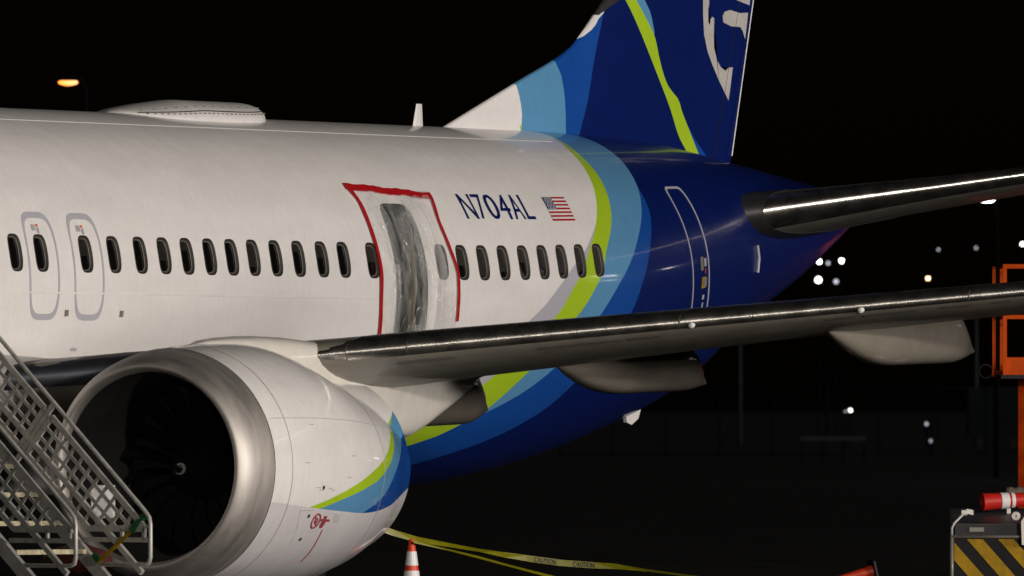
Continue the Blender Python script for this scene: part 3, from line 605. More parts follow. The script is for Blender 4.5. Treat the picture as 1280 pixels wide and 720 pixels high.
# ------------------------------------------------------------------ plastic sheet taped over the doorway
ps = empty('plastic_sheet', tuple(SO(-1.2, 2.1, .02)), 'clear plastic sheet taped in red over the door opening', 'plastic sheet')
m, t, p = nodes_of('clear_film'); N, L = t.nodes, t.links
p.inputs['Base Color'].default_value = (.72,.73,.72,1); p.inputs['Roughness'].default_value = .2; p.inputs['Specular IOR Level'].default_value = .8
tc = N.new('ShaderNodeTexCoord'); mp = N.new('ShaderNodeMapping'); mp.inputs['Scale'].default_value = (1.6, 1, .6); L.new(tc.outputs['Object'], mp.inputs[0])
nz = N.new('ShaderNodeTexNoise'); nz.inputs['Scale'].default_value = 2.0; nz.inputs['Detail'].default_value = 4; nz.inputs['Distortion'].default_value = .8; L.new(mp.outputs[0], nz.inputs['Vector'])
mr = N.new('ShaderNodeMapRange'); mr.inputs[1].default_value = .38; mr.inputs[2].default_value = .72; mr.inputs[3].default_value = .05; mr.inputs[4].default_value = .40; L.new(nz.outputs[0], mr.inputs[0])
vo = N.new('ShaderNodeTexVoronoi'); vo.feature = 'DISTANCE_TO_EDGE'; vo.inputs['Scale'].default_value = 3.4
n2 = N.new('ShaderNodeTexNoise'); n2.inputs['Scale'].default_value = 3; L.new(mp.outputs[0], n2.inputs['Vector'])
ad_ = N.new('ShaderNodeMix'); ad_.data_type = 'VECTOR'; ad_.inputs[0].default_value = .35; L.new(mp.outputs[0], ad_.inputs[4]); L.new(n2.outputs['Color'], ad_.inputs[5]); L.new(ad_.outputs[1], vo.inputs['Vector'])
cr = N.new('ShaderNodeMapRange'); cr.inputs[1].default_value = 0; cr.inputs[2].default_value = .035; cr.inputs[3].default_value = .16; cr.inputs[4].default_value = 0; L.new(vo.outputs['Distance'], cr.inputs[0])
sm = N.new('ShaderNodeMath'); sm.operation = 'ADD'; L.new(mr.outputs[0], sm.inputs[0]); L.new(cr.outputs[0], sm.inputs[1]); L.new(sm.outputs[0], p.inputs['Alpha'])
b = N.new('ShaderNodeBump'); b.inputs['Strength'].default_value = 1.0; b.inputs['Distance'].default_value = .05; L.new(sm.outputs[0], b.inputs['Height']); L.new(b.outputs[0], p.inputs['Normal'])
xl = pchip([(.92,-2.17),(1.05,-2.06),(1.23,-2.05),(1.44,-2.03),(1.6,-2.05),(1.79,-2.0),(2.15,-1.96)]); xr = pchip([(.92,-.24),(.96,-.23),(1.17,-.34),(1.29,-.30),(1.5,-.165),(1.57,-.165),(1.76,-.18),(2.15,-.22)])
wr = smooth_noise(5, 7, 9.0); wr2 = smooth_noise(8, 6, 4.0)
mb = M(); nu, nv = 60, 70; vs = []
for i in range(nu+1):
    for j in range(nv+1):
        u_, v_ = i/nu, j/nv; a_ = .94+.012*u_+v_*1.19; x_ = float(xl(a_))*(1-u_)+float(xr(a_))*u_
        ed = min(u_, 1-u_, v_*1.5)*4; ed = min(1, ed)
        r1 = abs(((x_*3.1+a_*.55+.15*wr2(x_, a_*2)) % 1)-.5)*2; r2 = abs(((x_*5.3-a_*1.3+.2*wr(x_*.3, a_*.6)) % 1)-.5)*2
        bulge = .012+ed*(.034+.022*wr(x_*1.1, a_*.5)+.020*wr2(x_*1.5, a_*.5)+.030*(1-r1)**3*(.4+.6*v_)+.018*(1-r2)**4)
        vs.append(SO(x_, a_, max(.008, bulge)))
mb.add(vs, [(i*(nv+1)+j, (i+1)*(nv+1)+j, (i+1)*(nv+1)+j+1, i*(nv+1)+j+1) for i in range(nu) for j in range(nv)])
build(mb, 'film', m, ps, smooth=True)
def fold(x0, x1, a0, a1, seed, off):
    n1, n2 = smooth_noise(seed, 6, 2.2), smooth_noise(seed+30, 6, 2.2); mb = M(); nu_, nv_ = 14, 40; vs = []
    for i in range(nu_+1):
        for j in range(nv_+1):
            v_ = j/nv_; a_ = a0+(a1-a0)*v_; tp = math.sin(math.pi*min(1, max(0, .06+.94*v_)))**.35
            l_ = x0+.07*n1(a_*9, 1); r_ = x1+.07*n1(a_*8, 5); m_ = (l_+r_)/2; x_ = m_+(i/nu_-.5)*(r_-l_)*tp
            vs.append(SO(x_, a_, off+.014*n2(x_*16, a_*5)+.012*abs(math.sin(x_*31+a_*4))))
    mb.add(vs, [(i*(nv_+1)+j, (i+1)*(nv_+1)+j, (i+1)*(nv_+1)+j+1, i*(nv_+1)+j+1) for i in range(nu_) for j in range(nv_)]); build(mb, 'film_fold', mt_fold, ps, smooth=True)
mt_fold = m.copy(); mt_fold.name = 'film_fold'
for nd in mt_fold.node_tree.nodes:
    if nd.type == 'MAP_RANGE' and abs(nd.inputs[4].default_value-.40) < 1e-4: nd.inputs[3].default_value = .07; nd.inputs[4].default_value = .46
fold(-1.06, -.84, 1.02, 2.1, 3, .004); fold(-1.76, -1.52, 1.42, 2.1, 7, .006); fold(-1.45, -.98, 1.74, 2.12, 9, .008); fold(-.72, -.42, 1.3, 2.08, 21, .012)
def tape(path, wd, seed):
    rr = random.Random(seed); mb = M(); rings = []
    path = [np.array(q) for q in path]
    for k, q in enumerate(path):
        d = path[min(k+1, len(path)-1)]-path[max(k-1, 0)]; n = np.array([-d[1]*1.88, d[0]/1.0]); n = n/np.linalg.norm(n); ww = wd*(1+rr.uniform(-.13, .13))
        a0 = q+np.array([n[0], n[1]/1.88])*ww/2; a1 = q-np.array([n[0], n[1]/1.88])*ww/2
        rings.append([SO(a0[0], a0[1], .012), SO(a0[0], a0[1], .022), SO(a1[0], a1[1], .022), SO(a1[0], a1[1], .012)])
    mb.loft(rings); return build(mb, 'tape_strip', mt_red, ps)
tape([(-2.19+q*.06, .935+q*.0016+.004*math.sin(q*.5)) for q in np.linspace(0, 32.8, 30)], .085, 1)
tape([(float(xl(a_))+.01*math.sin(a_*9), a_) for a_ in np.linspace(.945, 2.1, 34)], .062, 2)
tape([(float(xr(a_))+.008*math.sin(a_*11), a_) for a_ in np.linspace(.97, 1.72, 24)], .05, 3)

# ------------------------------------------------------------------ stairs
D0 = 120.5; PXM = FPX/D0; PH = R_(50)
RD = CR*math.sin(PH)-CD*math.cos(PH); LN = -CR*math.cos(PH)-CD*math.sin(PH)     # down the flight, towards its near side
HZN = 506.7
def px_s(u, v): return (u-190)/(PXM*math.sin(PH)), CAMLOC[2]-(v-HZN)/PXM
FAR0 = ground_at((190-640)/PXM, D0)
def SP(s, z, l=0.0): q = FAR0+RD*s+LN*l; return V3(q[0], q[1], z)
SWD = 1.06
stairs = empty('access_stairs', tuple(SP(-1.2, 0, .5)), 'mobile aluminium access stairs with lattice side panels in front of the engine', 'stairs')
BETA = math.atan2(px_s(0,430)[1]-px_s(182,640)[1], px_s(182,640)[0]-px_s(0,430)[0]); sb, cb_ = math.sin(BETA), math.cos(BETA)
s0, z0 = px_s(182, 640)
def QN(q, n, l=0.0): return SP(s0+q*cb_+n*sb, z0-q*sb+n*cb_, l)      # q down the slope, n square to it
for l in (0.0, SWD):
    mb = M(); top = -4.6
    zc = px_s(0,706)[1]; zmid = px_s(0,675)[1]
    path = [QN(top, 0, l)]+[QN(q, 0, l) for q in np.linspace(top+.5, -.02, 10)]+[SP(s0+.045, z0-.05, l), SP(s0+.06, z0-.12, l), SP(s0+.06, zc+.07, l), SP(s0+.045, zc+.02, l), SP(s0, zc, l), SP(s0-.75, zc, l)]
    mb.tube(path, .021, 10); hr = build(mb, 'handrail', mt_alu, stairs, smooth=True)
    mb = M(); mb.bar(SP(s0-.78, zmid, l), SP(s0+.05, zmid, l), .045, .03); build(mb, 'lower_rail', mt_alu, stairs)
    NT, NB = -.12, -.60; zlow = px_s(0, 661)[1]
    for (qa, qb, last) in ((-4.5, -3.12, 0), (-3.0, -1.62, 0), (-1.5, .12, 1)):
        mb = M(); nrm = RD*sb+V3(0,0,cb_); dwn = RD*cb_-V3(0,0,sb)
        def qmax(n): return qb if not last else min(qb, (z0-zlow+n*cb_)/sb)
        def nmin(q): return NB if not last else max(NB, (zlow-z0+q*sb)/cb_)
        for n, wd in ((NT, .055), (NB, .05)):
            if qmax(n) > qa: mb.bar(QN(qa, n, l), QN(qmax(n), n, l), wd, .028, nrm)
        for q in (qa, qb):
            if nmin(q) < NT: mb.bar(QN(q, nmin(q), l), QN(q, NT, l), .05, .028, dwn)
        if last: mb.bar(QN(qmax(NB), NB, l), QN(qmax(NT), NT, l), .06, .03)
        fr = build(mb, 'side_panel', mt_alu, stairs)
        for k in range(1, 12):
            q = qa+k*.139
            if q < qb-.03 and nmin(q) < NT-.03: mb = M(); mb.bar(QN(q, nmin(q), l), QN(q, NT, l), .034, .012, dwn); build(mb, 'lattice_bar', mt_alu, fr)
        for k in range(1, 4):
            n = NB+k*.12
            if qmax(n) > qa: mb = M(); mb.bar(QN(qa, n, l), QN(qmax(n), n, l), .034, .013, nrm); build(mb, 'lattice_bar', mt_alu, fr)
    for q in (-3.06, -1.56): mb = M(); mb.bar(QN(q, -1.0*cb_, l), QN(q, 0, l), .05, .03, RD*cb_-V3(0,0,sb)); build(mb, 'post', mt_alu, stairs)
    for s_ in (-.30, -.02): mb = M(); mb.bar(SP(s0+s_, zmid, l), SP(s0+s_, zlow+.02*(s_ > -.1), l), .03, .03, RD); build(mb, 'post', mt_alu, stairs)
    # stringer
    off = -1.02*cb_; mb = M(); mb.bar(QN(-4.6, off-.06, l), QN((z0+(off-.06)*cb_)/sb-.06, off-.06, l), .13, .05, RD*sb+V3(0,0,cb_)); build(mb, 'stringer', mt_alu, stairs)
    mb = M(); mb.bar(QN(-4.6, off+.30, l), QN(.35, off+.30, l), .05, .04, RD*sb+V3(0,0,cb_)); build(mb, 'stringer', mt_alu, stairs)
rise = .27; k = 0
while True:
    z = .10+k*rise; s = s0+(z0-1.02-z)/sb*cb_
    if z > 4.2: break
    a_ = SP(s, z, .03); b_ = SP(s, z, SWD-.03); mb = M()
    mb.box((a_+b_)/2-RD*.12+V3(0,0,-.016), RD*.25, b_-a_, V3(0,0,.03)); tr = build(mb, 'tread', mt_alu, stairs)
    mb = M(); mb.box((a_+b_)/2+RD*.012+V3(0,0,-.02), RD*.02, (b_-a_)*.98, V3(0,0,.045)); build(mb, 'tread_nosing', pm('worn_nosing', (.62,.56,.36), .5, var=.45, scale=14) if 'worn_nosing' not in bpy.data.materials else bpy.data.materials['worn_nosing'], tr)
    k += 1
zp = .10+(k-1)*rise; sp = s-.3
mb = M(); mb.box(SP(sp-1.0, zp-.04, SWD/2), RD*1.9, LN*SWD, V3(0,0,.08)); pf = build(mb, 'platform', mt_alu, stairs)
for ss in (sp-.15, sp-1.85):
    for l in (.05, SWD-.05): mb = M(); mb.tube([SP(ss, zp-.06, l), SP(ss, .12, l)], .035, 8); build(mb, 'leg', mt_alu, stairs)
    for l in (.05, SWD-.05): mb = M(); mb.lathe(SP(ss, .1, l), LN, [(-.03,.01),(-.03,.1),(.03,.1),(.03,.01)], 14); build(mb, 'wheel', mt_black, stairs)
# notice, strap and tie
a_, b_ = px_s(105, 607), px_s(128, 648)
mb = M(); pw = (RD*.75-LN*.66)*(b_[0]-a_[0])*1.0; mb.box((SP(a_[0], (a_[1]+b_[1])/2, .04)+SP(b_[0], (a_[1]+b_[1])/2, .04))/2+LN*-.16, pw, (LN*.75+RD*.66)*.004, V3(.0,0,a_[1]-b_[1])); build(mb, 'notice', mt_reflect, None, label='white sheet of paper fixed to the lattice of the access stairs', cat='notice')
strap = empty('barrier_strap', tuple(SP(px_s(128,702)[0], px_s(128,702)[1], 0)), 'yellow strap tied with green tape at the foot of the stairs', 'strap')
e0, e1, e2 = SP(*px_s(126,704), .06), SP(*px_s(166,664), .03), SP(*px_s(181,641), -.03)
mb = M(); mb.bar(e0, e1, .034, .015, RD); build(mb, 'webbing', mt_yellow, strap)
for q0, q1, wd in ((e1, e2, .055), (SP(*px_s(121,693), .06), SP(*px_s(127,702), .06), .04), (SP(*px_s(147,675), -.02), SP(*px_s(157,674), -.02), .03)): mb = M(); mb.bar(q0, q1, wd, .045, RD); build(mb, 'green_tape', mt_green, strap)
hook = M(); cc = SP(px_s(28,697)[0], px_s(28,697)[1], SWD+.05); hook.tube([cc+(RD*.055*math.cos(q)+V3(0,0,1)*.065*math.sin(q)) for q in np.linspace(0, 6.2, 18)]+[cc+RD*.12-V3(0,0,.15)], .016, 8)
build(hook, 'tow_hook', mt_yellow, None, smooth=True, label='yellow ring hook hanging low at the near side of the stairs', cat='hook')
mb = M(); rings = []; o = SP(-1.62, .80, -.75); nz_ = smooth_noise(2, 5, 7)
for q in np.linspace(0, 1, 14):
    rr_ = .19*math.sin(math.pi*min(.97, max(.03, q)))**.35; rings.append([o+RD*(q-.5)*.75+(LN*math.cos(z)+V3(0,0,1)*math.sin(z)*.75)*rr_*(1+.13*nz_(q*6, z*2)) for z in np.linspace(0, 6.283, 18, endpoint=False)])
mb.loft(rings); build(mb, 'cover_bundle', mt_dred, None, smooth=True, label='bundled dark red cloth cover behind the lower stair rails', cat='cover')
cw = M(); oc = o-V3(0,0,.14); cw.box(oc-V3(0,0,.06), RD*1.1, LN*.6, V3(0,0,.05)); 
for s_ in (-.5, .5):
    for l in (-.25, .25): cw.tube([oc+RD*s_+LN*l-V3(0,0,.06), V3(*(oc+RD*s_+LN*l)[:2], 0)], .02, 6)
build(cw, 'work_stand', mt_char, None, label='low dark work stand carrying the red cloth bundle', cat='stand')

# ------------------------------------------------------------------ cones, caution tape
def cone(o, ax, h, r0, r1, base, bands, label, group=None, mb_mat=mt_cone, side=None):
    o = np.asarray(o, float); ax = np.asarray(ax, float); ax = ax/np.linalg.norm(ax)
    t_ = empty('traffic_cone', tuple(o), label, 'traffic cone', group)
    rr_ = lambda q: r0+(r1-r0)*q
    mb = M(); mb.lathe(o, ax, [(.03,r0*1.02)]+[(h*q, rr_(q)) for q in np.linspace(.04, .985, 12)]+[(h, r1*.75),(h-.01, r1*.5)], 28); build(mb, 'cone_body', mb_mat, t_, smooth=True, angle=40)
    for q0, q1 in bands: mb = M(); mb.lathe(o, ax, [(h*q0, rr_(q0)+.001),(h*q0, rr_(q0)+.004),(h*q1, rr_(q1)+.004),(h*q1, rr_(q1)+.001)], 28); build(mb, 'reflective_band', mt_reflect, t_, smooth=True, angle=40)
    if base:
        e1 = np.cross(ax, CD) if abs(np.dot(ax, CD)) < .9 else np.cross(ax, (0,0,1)); e1 = e1/np.linalg.norm(e1); e2 = np.cross(ax, e1)
        mb = M(); mb.loft([[o+ax*hh+(e1*i+e2*j)*base/2*sc for i, j in ((-1,-.8),(-.8,-1),(.8,-1),(1,-.8),(1,.8),(.8,1),(-.8,1),(-1,.8))] for hh, sc in ((0,1),(.025,1),(.035,.9))]); build(mb, 'cone_base', mt_black, t_)
    return t_
def at_px(u, v, depth): return CAMLOC+CR*((u-640)/FPX*depth)+CD*depth+V3(0,0,-(v-HZN)/FPX*depth)
c0 = at_px(514.5, 674, 131.0); c0z = c0[2]
cone((c0[0], c0[1], 0), (0,0,1), c0z, .15, .03, .38, ((.30,.46),(.50,.64),(.70,.86)), 'upright orange cone with white bands holding up the caution tape')
mb = M(); tp = [at_px(516, 676, 130.9)]
mt_ctape = pm('caution_tape_yellow', (.21, .20, .003), .4, var=.2, scale=6)
def ribbon(pts, widths, ups, label, twist=None):
    r_ = empty('caution_tape', tuple(pts[0]), label, 'caution tape', 'caution tape strung from the cone')
    mb = M(); rings = []
    for k, q in enumerate(pts):
        rings.append([q+ups[k]*widths[k]/2, q-ups[k]*widths[k]/2, q-ups[k]*widths[k]/2+CD*.002, q+ups[k]*widths[k]/2+CD*.002])
    mb.loft(rings); build(mb, 'ribbon', mt_ctape, r_, smooth=False); return r_
px1 = [(517,677),(560,687),(600,697),(640,708),(690,721),(760,741),(830,762),(900,782)]
P1 = [at_px(u, v, 130.9+k*.25) for k, (u, v) in enumerate(px1)]
U_ = lambda an: np.array([0,0,1.])*math.cos(an)+CD*math.sin(an)
ribbon(P1, [.03,.055,.055,.055,.055,.055,.055,.055], [U_(q) for q in (0.3,1.25,1.1,1.2,1.0,.9,.5,.2)], 'thin twisted yellow caution tape running down from the cone top')
px2 = [(470,658),(492,666),(520,674),(560,681),(600,688),(630,693.5),(660,698),(700,703.5),(740,706.5),(770,708),(810,713),(860,719.5),(920,728),(1000,742)]
P2 = [at_px(u, v, 133.5+k*.12) for k, (u, v) in enumerate(px2)]
an2 = [.1,.2,.5,.9,1.1,.6,.2,0.05,.2,.6,1.2,1.3,.9,.4]
r2 = ribbon(P2, [.068]*len(P2), [U_(q) for q in an2], 'broad yellow caution tape with black lettering behind the cone')
for (k, q, word) in ((6, .55, 'CAUTION'), (7, .75, 'CAUTION')):
    c_ = P2[k]*(1-q)+P2[k+1]*q; d_ = P2[k+1]-P2[k]; d_ = d_/np.linalg.norm(d_); u2 = V3(0,0,1)-d_*d_[2]; u2 = u2/np.linalg.norm(u2)
    v, f = text_mesh(word, 1.0, .01); lo, hi = v.min(0), v.max(0); qn = (v-(lo+hi)/2)/(hi-lo)
    mb = M(); mb.add([c_+d_*a_*.24+u2*b_*.055-CD*.012 for a_, b_ in qn], f); build(mb, 'tape_lettering', mt_black, r2, fix=False)
# tape posts that carry the far ends, beyond the frame
for k, (q, lab) in enumerate(((P1[-1], 'orange cone at the lower end of the twisted caution tape'), (P2[-1], 'orange cone at the far end of the broad caution tape'))):
    cone((q[0]+.05, q[1]+.05, 0), (0,0,1), max(.4, q[2]+.03), .15, .03, .36, ((.3,.5),), lab)
fc0 = at_px(1093, 712, 163); ax = CR*-1+CD*-.25; ax = ax/np.linalg.norm(ax)
cone((fc0[0], fc0[1], .16), np.array([ax[0], ax[1], -.22]), .62, .085, .025, .30, (), 'orange cone lying on its side on the dark apron')

# ------------------------------------------------------------------ hazard striped cart
KD = 132.0; KP = FPX/KD
def KX(u, z, d=0.0): q = CAMLOC+CR*((u-640)/KP)+CD*(KD+d); return V3(q[0], q[1], z)
kz = lambda v: CAMLOC[2]-(v-HZN)/KP
cart = empty('ground_cart', tuple(KX(1250, 0, .8)), 'ground equipment cart with yellow and black hazard stripes on its front', 'cart')
u0, u1 = 1190, 1348; zt_, zb_ = kz(671), .22
mb = M(); mb.box(KX((u0+u1)/2, (zt_+.25)/2+.02, .9), CR*((u1-u0)/KP-.05), CD*1.6, V3(0,0,zt_-.25)); build(mb, 'body', mt_char, cart)
mb = M(); w_ = (u1-u0)/KP; org = KX(u0, 0, .06)
fcx = org+CR*w_/2
mb.box(fcx+V3(0,0,(zt_+zb_)/2), CR*w_, CD*.03, V3(0,0,zt_-zb_)); build(mb, 'front_panel', pm('panel_black', (.010,.009,.010), .6, var=.4, spec=.15), cart)
mbx = []
H_ = zt_-zb_-.05; W_ = w_-.05
def clip(poly, f):
    o = []
    for i in range(len(poly)):
        a_, b_ = poly[i], poly[(i+1) % len(poly)]; fa, fb = f(a_), f(b_)
        if fa >= 0: o.append(a_)
        if fa*fb < 0: t_ = fa/(fa-fb); o.append((a_[0]+(b_[0]-a_[0])*t_, a_[1]+(b_[1]-a_[1])*t_))
    return o
k = -6
while k < 14:                                                        # stripes fall from upper left to lower right
    per = .325; x_ = k*per-.52
    pl = [(x_, H_), (x_+.165, H_), (x_+.165+H_*.88, 0), (x_+H_*.88, 0)]
    for f_ in (lambda q: q[0], lambda q: W_-q[0]): pl = clip(pl, f_) if len(pl) > 2 else pl
    if len(pl) > 2:
        mb = M(); mb.loft([[org+CR*(.025+a_)+V3(0,0,zb_+.025+b_)+CD*(-.018-dd) for a_, b_ in pl] for dd in (0, .005)]); build(mb, 'hazard_stripe', mt_yellow, cart)
    k += 1
for a_, b_ in (((0,zb_),(0,zt_)), ((0,zt_),(w_,zt_)), ((w_,zt_),(w_,zb_)), ((w_,zb_),(0,zb_))):
    mb = M(); mb.tube([org+CR*a_[0]+V3(0,0,a_[1])-CD*.02, org+CR*b_[0]+V3(0,0,b_[1])-CD*.02], .018, 8); build(mb, 'panel_edge', mt_grey, cart, smooth=True)
mb = M(); mb.box(KX((u0+u1)/2+1, kz(663), .12), CR*(w_-.05), CD*.10, V3(0,0,15/KP)); band = build(mb, 'top_band', mt_char, cart)
mb = M(); mb.loft([[KX(uu, kz(655), .08), KX(uu, kz(637), 1.55), KX(uu, kz(656.5), 1.55), KX(uu, kz(656.5), .08)] for uu in (u0+4, u1-3)]); hood = build(mb, 'hood', pm('hood_dark', (.05,.045,.055), .5), cart)
mb = M(); mb.box(KX(1221, kz(662), .06), CR*.15, CD*.02, V3(0,0,.045)); build(mb, 'vent', mt_grey, band)
mb = M(); mb.tube([KX(1190, kz(673), .05), KX(1190, kz(660), .05), KX(1193, kz(654), .05), KX(1202, kz(645), .1), KX(1208, kz(640), .15)], .014, 8); build(mb, 'grab_handle', mt_alu, cart, smooth=True)
mb = M(); mb.box(KX(1213, kz(640), .15), CR*.07-V3(0,0,.015), CD*.07, V3(0,0,.05)); mb.lathe(KX(1206, kz(641), .13), CR, [(-.03,.01),(-.03,.03),(.03,.03),(.03,.01)], 10); build(mb, 'latch', mt_paper, cart)
mb = M(); mb.lathe(KX(1270, kz(645), .02), CD, [(-.03,.01),(-.03,.045),(.03,.045),(.03,.01)], 14); build(mb, 'hinge', mt_alu, cart, smooth=True, angle=40)
mb = M(); mb.loft([[KX(u, kz(v), dd) for u, v in ((1276,652),(1280,646),(1300,644),(1300,682),(1277,681))] for dd in (-.06, .05)]); build(mb, 'lamp_guard', mt_paper, cart)
for uu in (1215, 1325):
    for dd in (.35, 1.4): mb = M(); mb.lathe(KX(uu, .22, dd), CR, [(-.08,.01),(-.08,.19),(-.05,.22),(.05,.22),(.08,.19),(.08,.01)], 20); build(mb, 'wheel', mt_black, cart, smooth=True, angle=40)
cq = KX(1229, kz(631), .95); ax = CR*1+CD*.25+V3(0,0,.06)
cone(cq+V3(0,0,.02), ax, .62, .094, .065, None, ((.36,.50),(.54,.60)), 'red cone with a white band lying on top of the striped cart', mb_mat=pm('red_cone_plastic', (.55,.02,.012), .4, var=.2, scale=8))
mb = M(); rings = []
for q in np.linspace(0, 1, 8): rings.append([KX(1264+q*40, kz(620), 1.35)+(V3(0,0,1)*math.sin(z)+CD*math.cos(z))*(.085+.01*math.sin(q*19)) for z in np.linspace(0, 6.283, 14, endpoint=False)])
mb.loft(rings); build(mb, 'rope_coil', pm('rope_tan', (.16,.13,.10), .9, var=.4, scale=30), None, smooth=True, label='brown rope bundle on the striped cart behind the red cone', cat='rope')
mb = M(); mb.bar(KX(1264, kz(625), 1.1), KX(1320, kz(623), 1.1), .05, .06); mb.bar(KX(1266, kz(625), 1.1), KX(1266, kz(643), 1.1), .04, .05, CR); build(mb, 'rail', mt_paper, cart)

# ------------------------------------------------------------------ orange lift basket behind the wing
LD_ = 162.0; LP = FPX/LD_
def LX(u, v, d=0.0): q = CAMLOC+CR*((u-640)/LP)+CD*(LD_+d); return V3(q[0], q[1], CAMLOC[2]-(v-HZN)/LP)
lift = empty('boom_lift', (LX(1520, 0)[0], LX(1520, 0)[1], 0), 'orange boom lift basket raised beyond the wing at the right', 'lift')
uL, uR = 1256, 1440
def pbar(name, a_, b_, w_, up=None, mm=mt_orange):
    mb = M(); mb.bar(a_, b_, w_, w_, CD if up is None else up); return build(mb, name, mm, lift)
for dd in (0, .95):
    for u in (uL, 1316, 1378, uR): pbar('basket_post', LX(u, 331, dd), LX(u, 470, dd), .05)
    for v in (332.5, 396): pbar('basket_rail', LX(uL-2, v, dd), LX(uR+2, v, dd), .045)
    mb = M(); mb.box((LX(uL, 458, dd)+LX(uR, 458, dd))/2, CR*(uR-uL)/LP, CD*.03, V3(0,0,.23)); build(mb, 'toe_board', mt_orange, lift)
for u in (uL, uR):
    for v in (332.5, 396): pbar('basket_rail', LX(u, v, .0), LX(u, v, .95), .045, V3(0,0,1))
pbar('gate_post', LX(1244.5, 333, .5), LX(1244.5, 471, .5), .04); pbar('gate_rail', LX(1242, 466, .5), LX(1258, 466, .5), .06)
mb = M(); mb.box((LX(uL, 471, .47)+LX(uR, 471, .47))/2, CR*((uR-uL)/LP+.1), CD*1.0, V3(0,0,.05)); build(mb, 'basket_floor', mt_char, lift)
mb = M(); mb.tube([LX(1234, 464, .5)+(CR*math.cos(q)+V3(0,0,1)*math.sin(q))*.085 for q in np.linspace(0, 6.2, 22)], .012, 6); build(mb, 'hose_loop', mt_char, lift, smooth=True)
mb = M(); mb.bar(LX(1281, 472, .9), LX(1281, 640, .9), .10, .10, CD); build(mb, 'mast', pm('orange_worn', (.42,.045,.003), .8, var=.5, scale=3, spec=.05), lift)
mb = M(); mb.bar(LX(1420, 474, .6), (lift.location[0]+1.5, lift.location[1]+2.0, 1.0), .28, .25, CD); build(mb, 'boom', mt_char, lift)
lo_ = np.array(lift.location); mb = M(); mb.box(lo_+V3(1.2,1.6,.72), CR*2.0, CD*2.6, V3(0,0,.55)); build(mb, 'chassis', mt_char, lift)
for i in (-1, 1):
    for j in (-1, 1): mb = M(); mb.lathe(lo_+V3(1.2,1.6,.42)+CR*i*1.0+CD*j*.9, CR, [(-.14,.02),(-.14,.36),(-.1,.42),(.1,.42),(.14,.36),(.14,.02)], 22); build(mb, 'wheel', mt_black, lift, smooth=True, angle=40)

# ------------------------------------------------------------------ lamps
def street_lamp(u, v, depth, hw, col, st, label, pole_dx, power=0, name='street_lamp', mm=mt_galv, lens=None):
    h = at_px(u, v, depth); t_ = empty(name, (h[0]+CR[0]*pole_dx, h[1]+CR[1]*pole_dx, 0), label, 'street lamp', 'lit street lamps')
    pb = V3(h[0]+CR[0]*pole_dx, h[1]+CR[1]*pole_dx, 0); top = h[2]+.12
    mb = M(); mb.tube([pb, pb+V3(0,0,top*.5), pb+V3(0,0,top-.25), pb+V3(0,0,top-.05)-CR*np.sign(pole_dx)*.1, h+V3(0,0,.12)+CR*np.sign(pole_dx)*hw*.9], [.10,.085,.06,.05,.045], 10); build(mb, 'pole', mm, t_, smooth=True)
    mb = M(); rings = []
    for q in np.linspace(0, 1, 9):
        e_ = math.sin(math.pi*min(.96, max(.04, q)))**.5; rings.append([h+CR*(q-.5)*hw*2.3+V3(0,0,.09)+(CD*math.cos(z)*hw*.42+V3(0,0,1)*math.sin(z)*.075)*e_ for z in np.linspace(0, 6.283, 14, endpoint=False)])
    mb.loft(rings); build(mb, 'lamp_head', mm, t_, smooth=True)
    mb = M(); rings = []
    for q in np.linspace(0, 1, 9):
        e_ = math.sin(math.pi*min(.97, max(.03, q)))**.5; rings.append([h+CR*(q-.5)*hw*2+(CD*math.cos(z)*hw*.38+V3(0,0,1)*math.sin(z)*hw*.36)*e_ for z in np.linspace(0, 6.283, 14, endpoint=False)])
    mb.loft(rings); build(mb, 'lamp_lens', emis(name+'_glow', col, st), t_, smooth=True)
    return t_
street_lamp(85, 103, 262, .20, (1.0,.30,.04), 2.4, 'orange glowing sodium street lamp above the fuselage at the left', .35)
street_lamp(1234, 249, 400, .27, (.85,.95,1.0), 16, 'white street lamp on a tall pole at the far right', .30)
mt_glow_w = emis('lamp_white', (1,.95,.88), 9); mt_glow_d = emis('lamp_dim', (.8,.82,1), 1.0); mt_glow_o = emis('lamp_amber', (1,.62,.35), 9)
DL = [(1024,327,.16,mt_glow_w,'bright white distant lamp nearest the tail cone, upper of two'),(1035,329,.12,mt_glow_d,'dim distant lamp between the two bright upper ones'),(1052,326,.16,mt_glow_w,'bright white distant lamp, right end of the upper row'),
      (1023,350,.21,mt_glow_w,'largest bright white distant lamp below the tail cone'),(1045,352,.16,mt_glow_d,'dim blurred distant lamp beside the largest one'),(1160,348,.12,mt_glow_o,'amber distant lamp just above the middle of the outer wing'),
      (1173,312,.09,mt_glow_d,'faint distant lamp left of the tall white street lamp'),(1220,310,.09,mt_glow_d,'faint distant lamp close beside the white lamp pole'),(1278,305,.13,mt_glow_w,'white distant lamp at the right edge of the view'),
      (1063,513,.09,mt_glow_w,'small white light seen through the fence beneath the outer fairing'),(1057,514,.06,mt_glow_d,'tiny dim light next to the small white one behind the fence'),(1158,530,.09,mt_glow_d,'pale light behind the fence, upper of the pair at the right'),(1164,551,.10,mt_glow_d,'pale light behind the fence, lower of the pair at the right')]
for u, v, r, mm, lab in DL:
    r *= .8
    dep = 800 if v < 500 else 640; h = at_px(u, v, dep); t_ = empty('distant_lamp', (h[0], h[1], 0), lab, 'lamp', 'distant lamps')
    mb = M(); mb.tube([V3(h[0], h[1], 0)+CD*.3, h+CD*.3], .05, 6); build(mb, 'pole', mt_galv, t_)
    mb = M(); mb.tube([h+CD*.34, h-CD*.05], r*1.15, 12); build(mb, 'lamp_housing', mt_galv, t_)
    mb = M(); mb.lathe(h-CD*.06, -CD, [(0,r),(r*.3,r*.9),(r*.6,r*.6),(r*.7,.01)], 12); build(mb, 'lamp_lens', mm, t_, smooth=True)
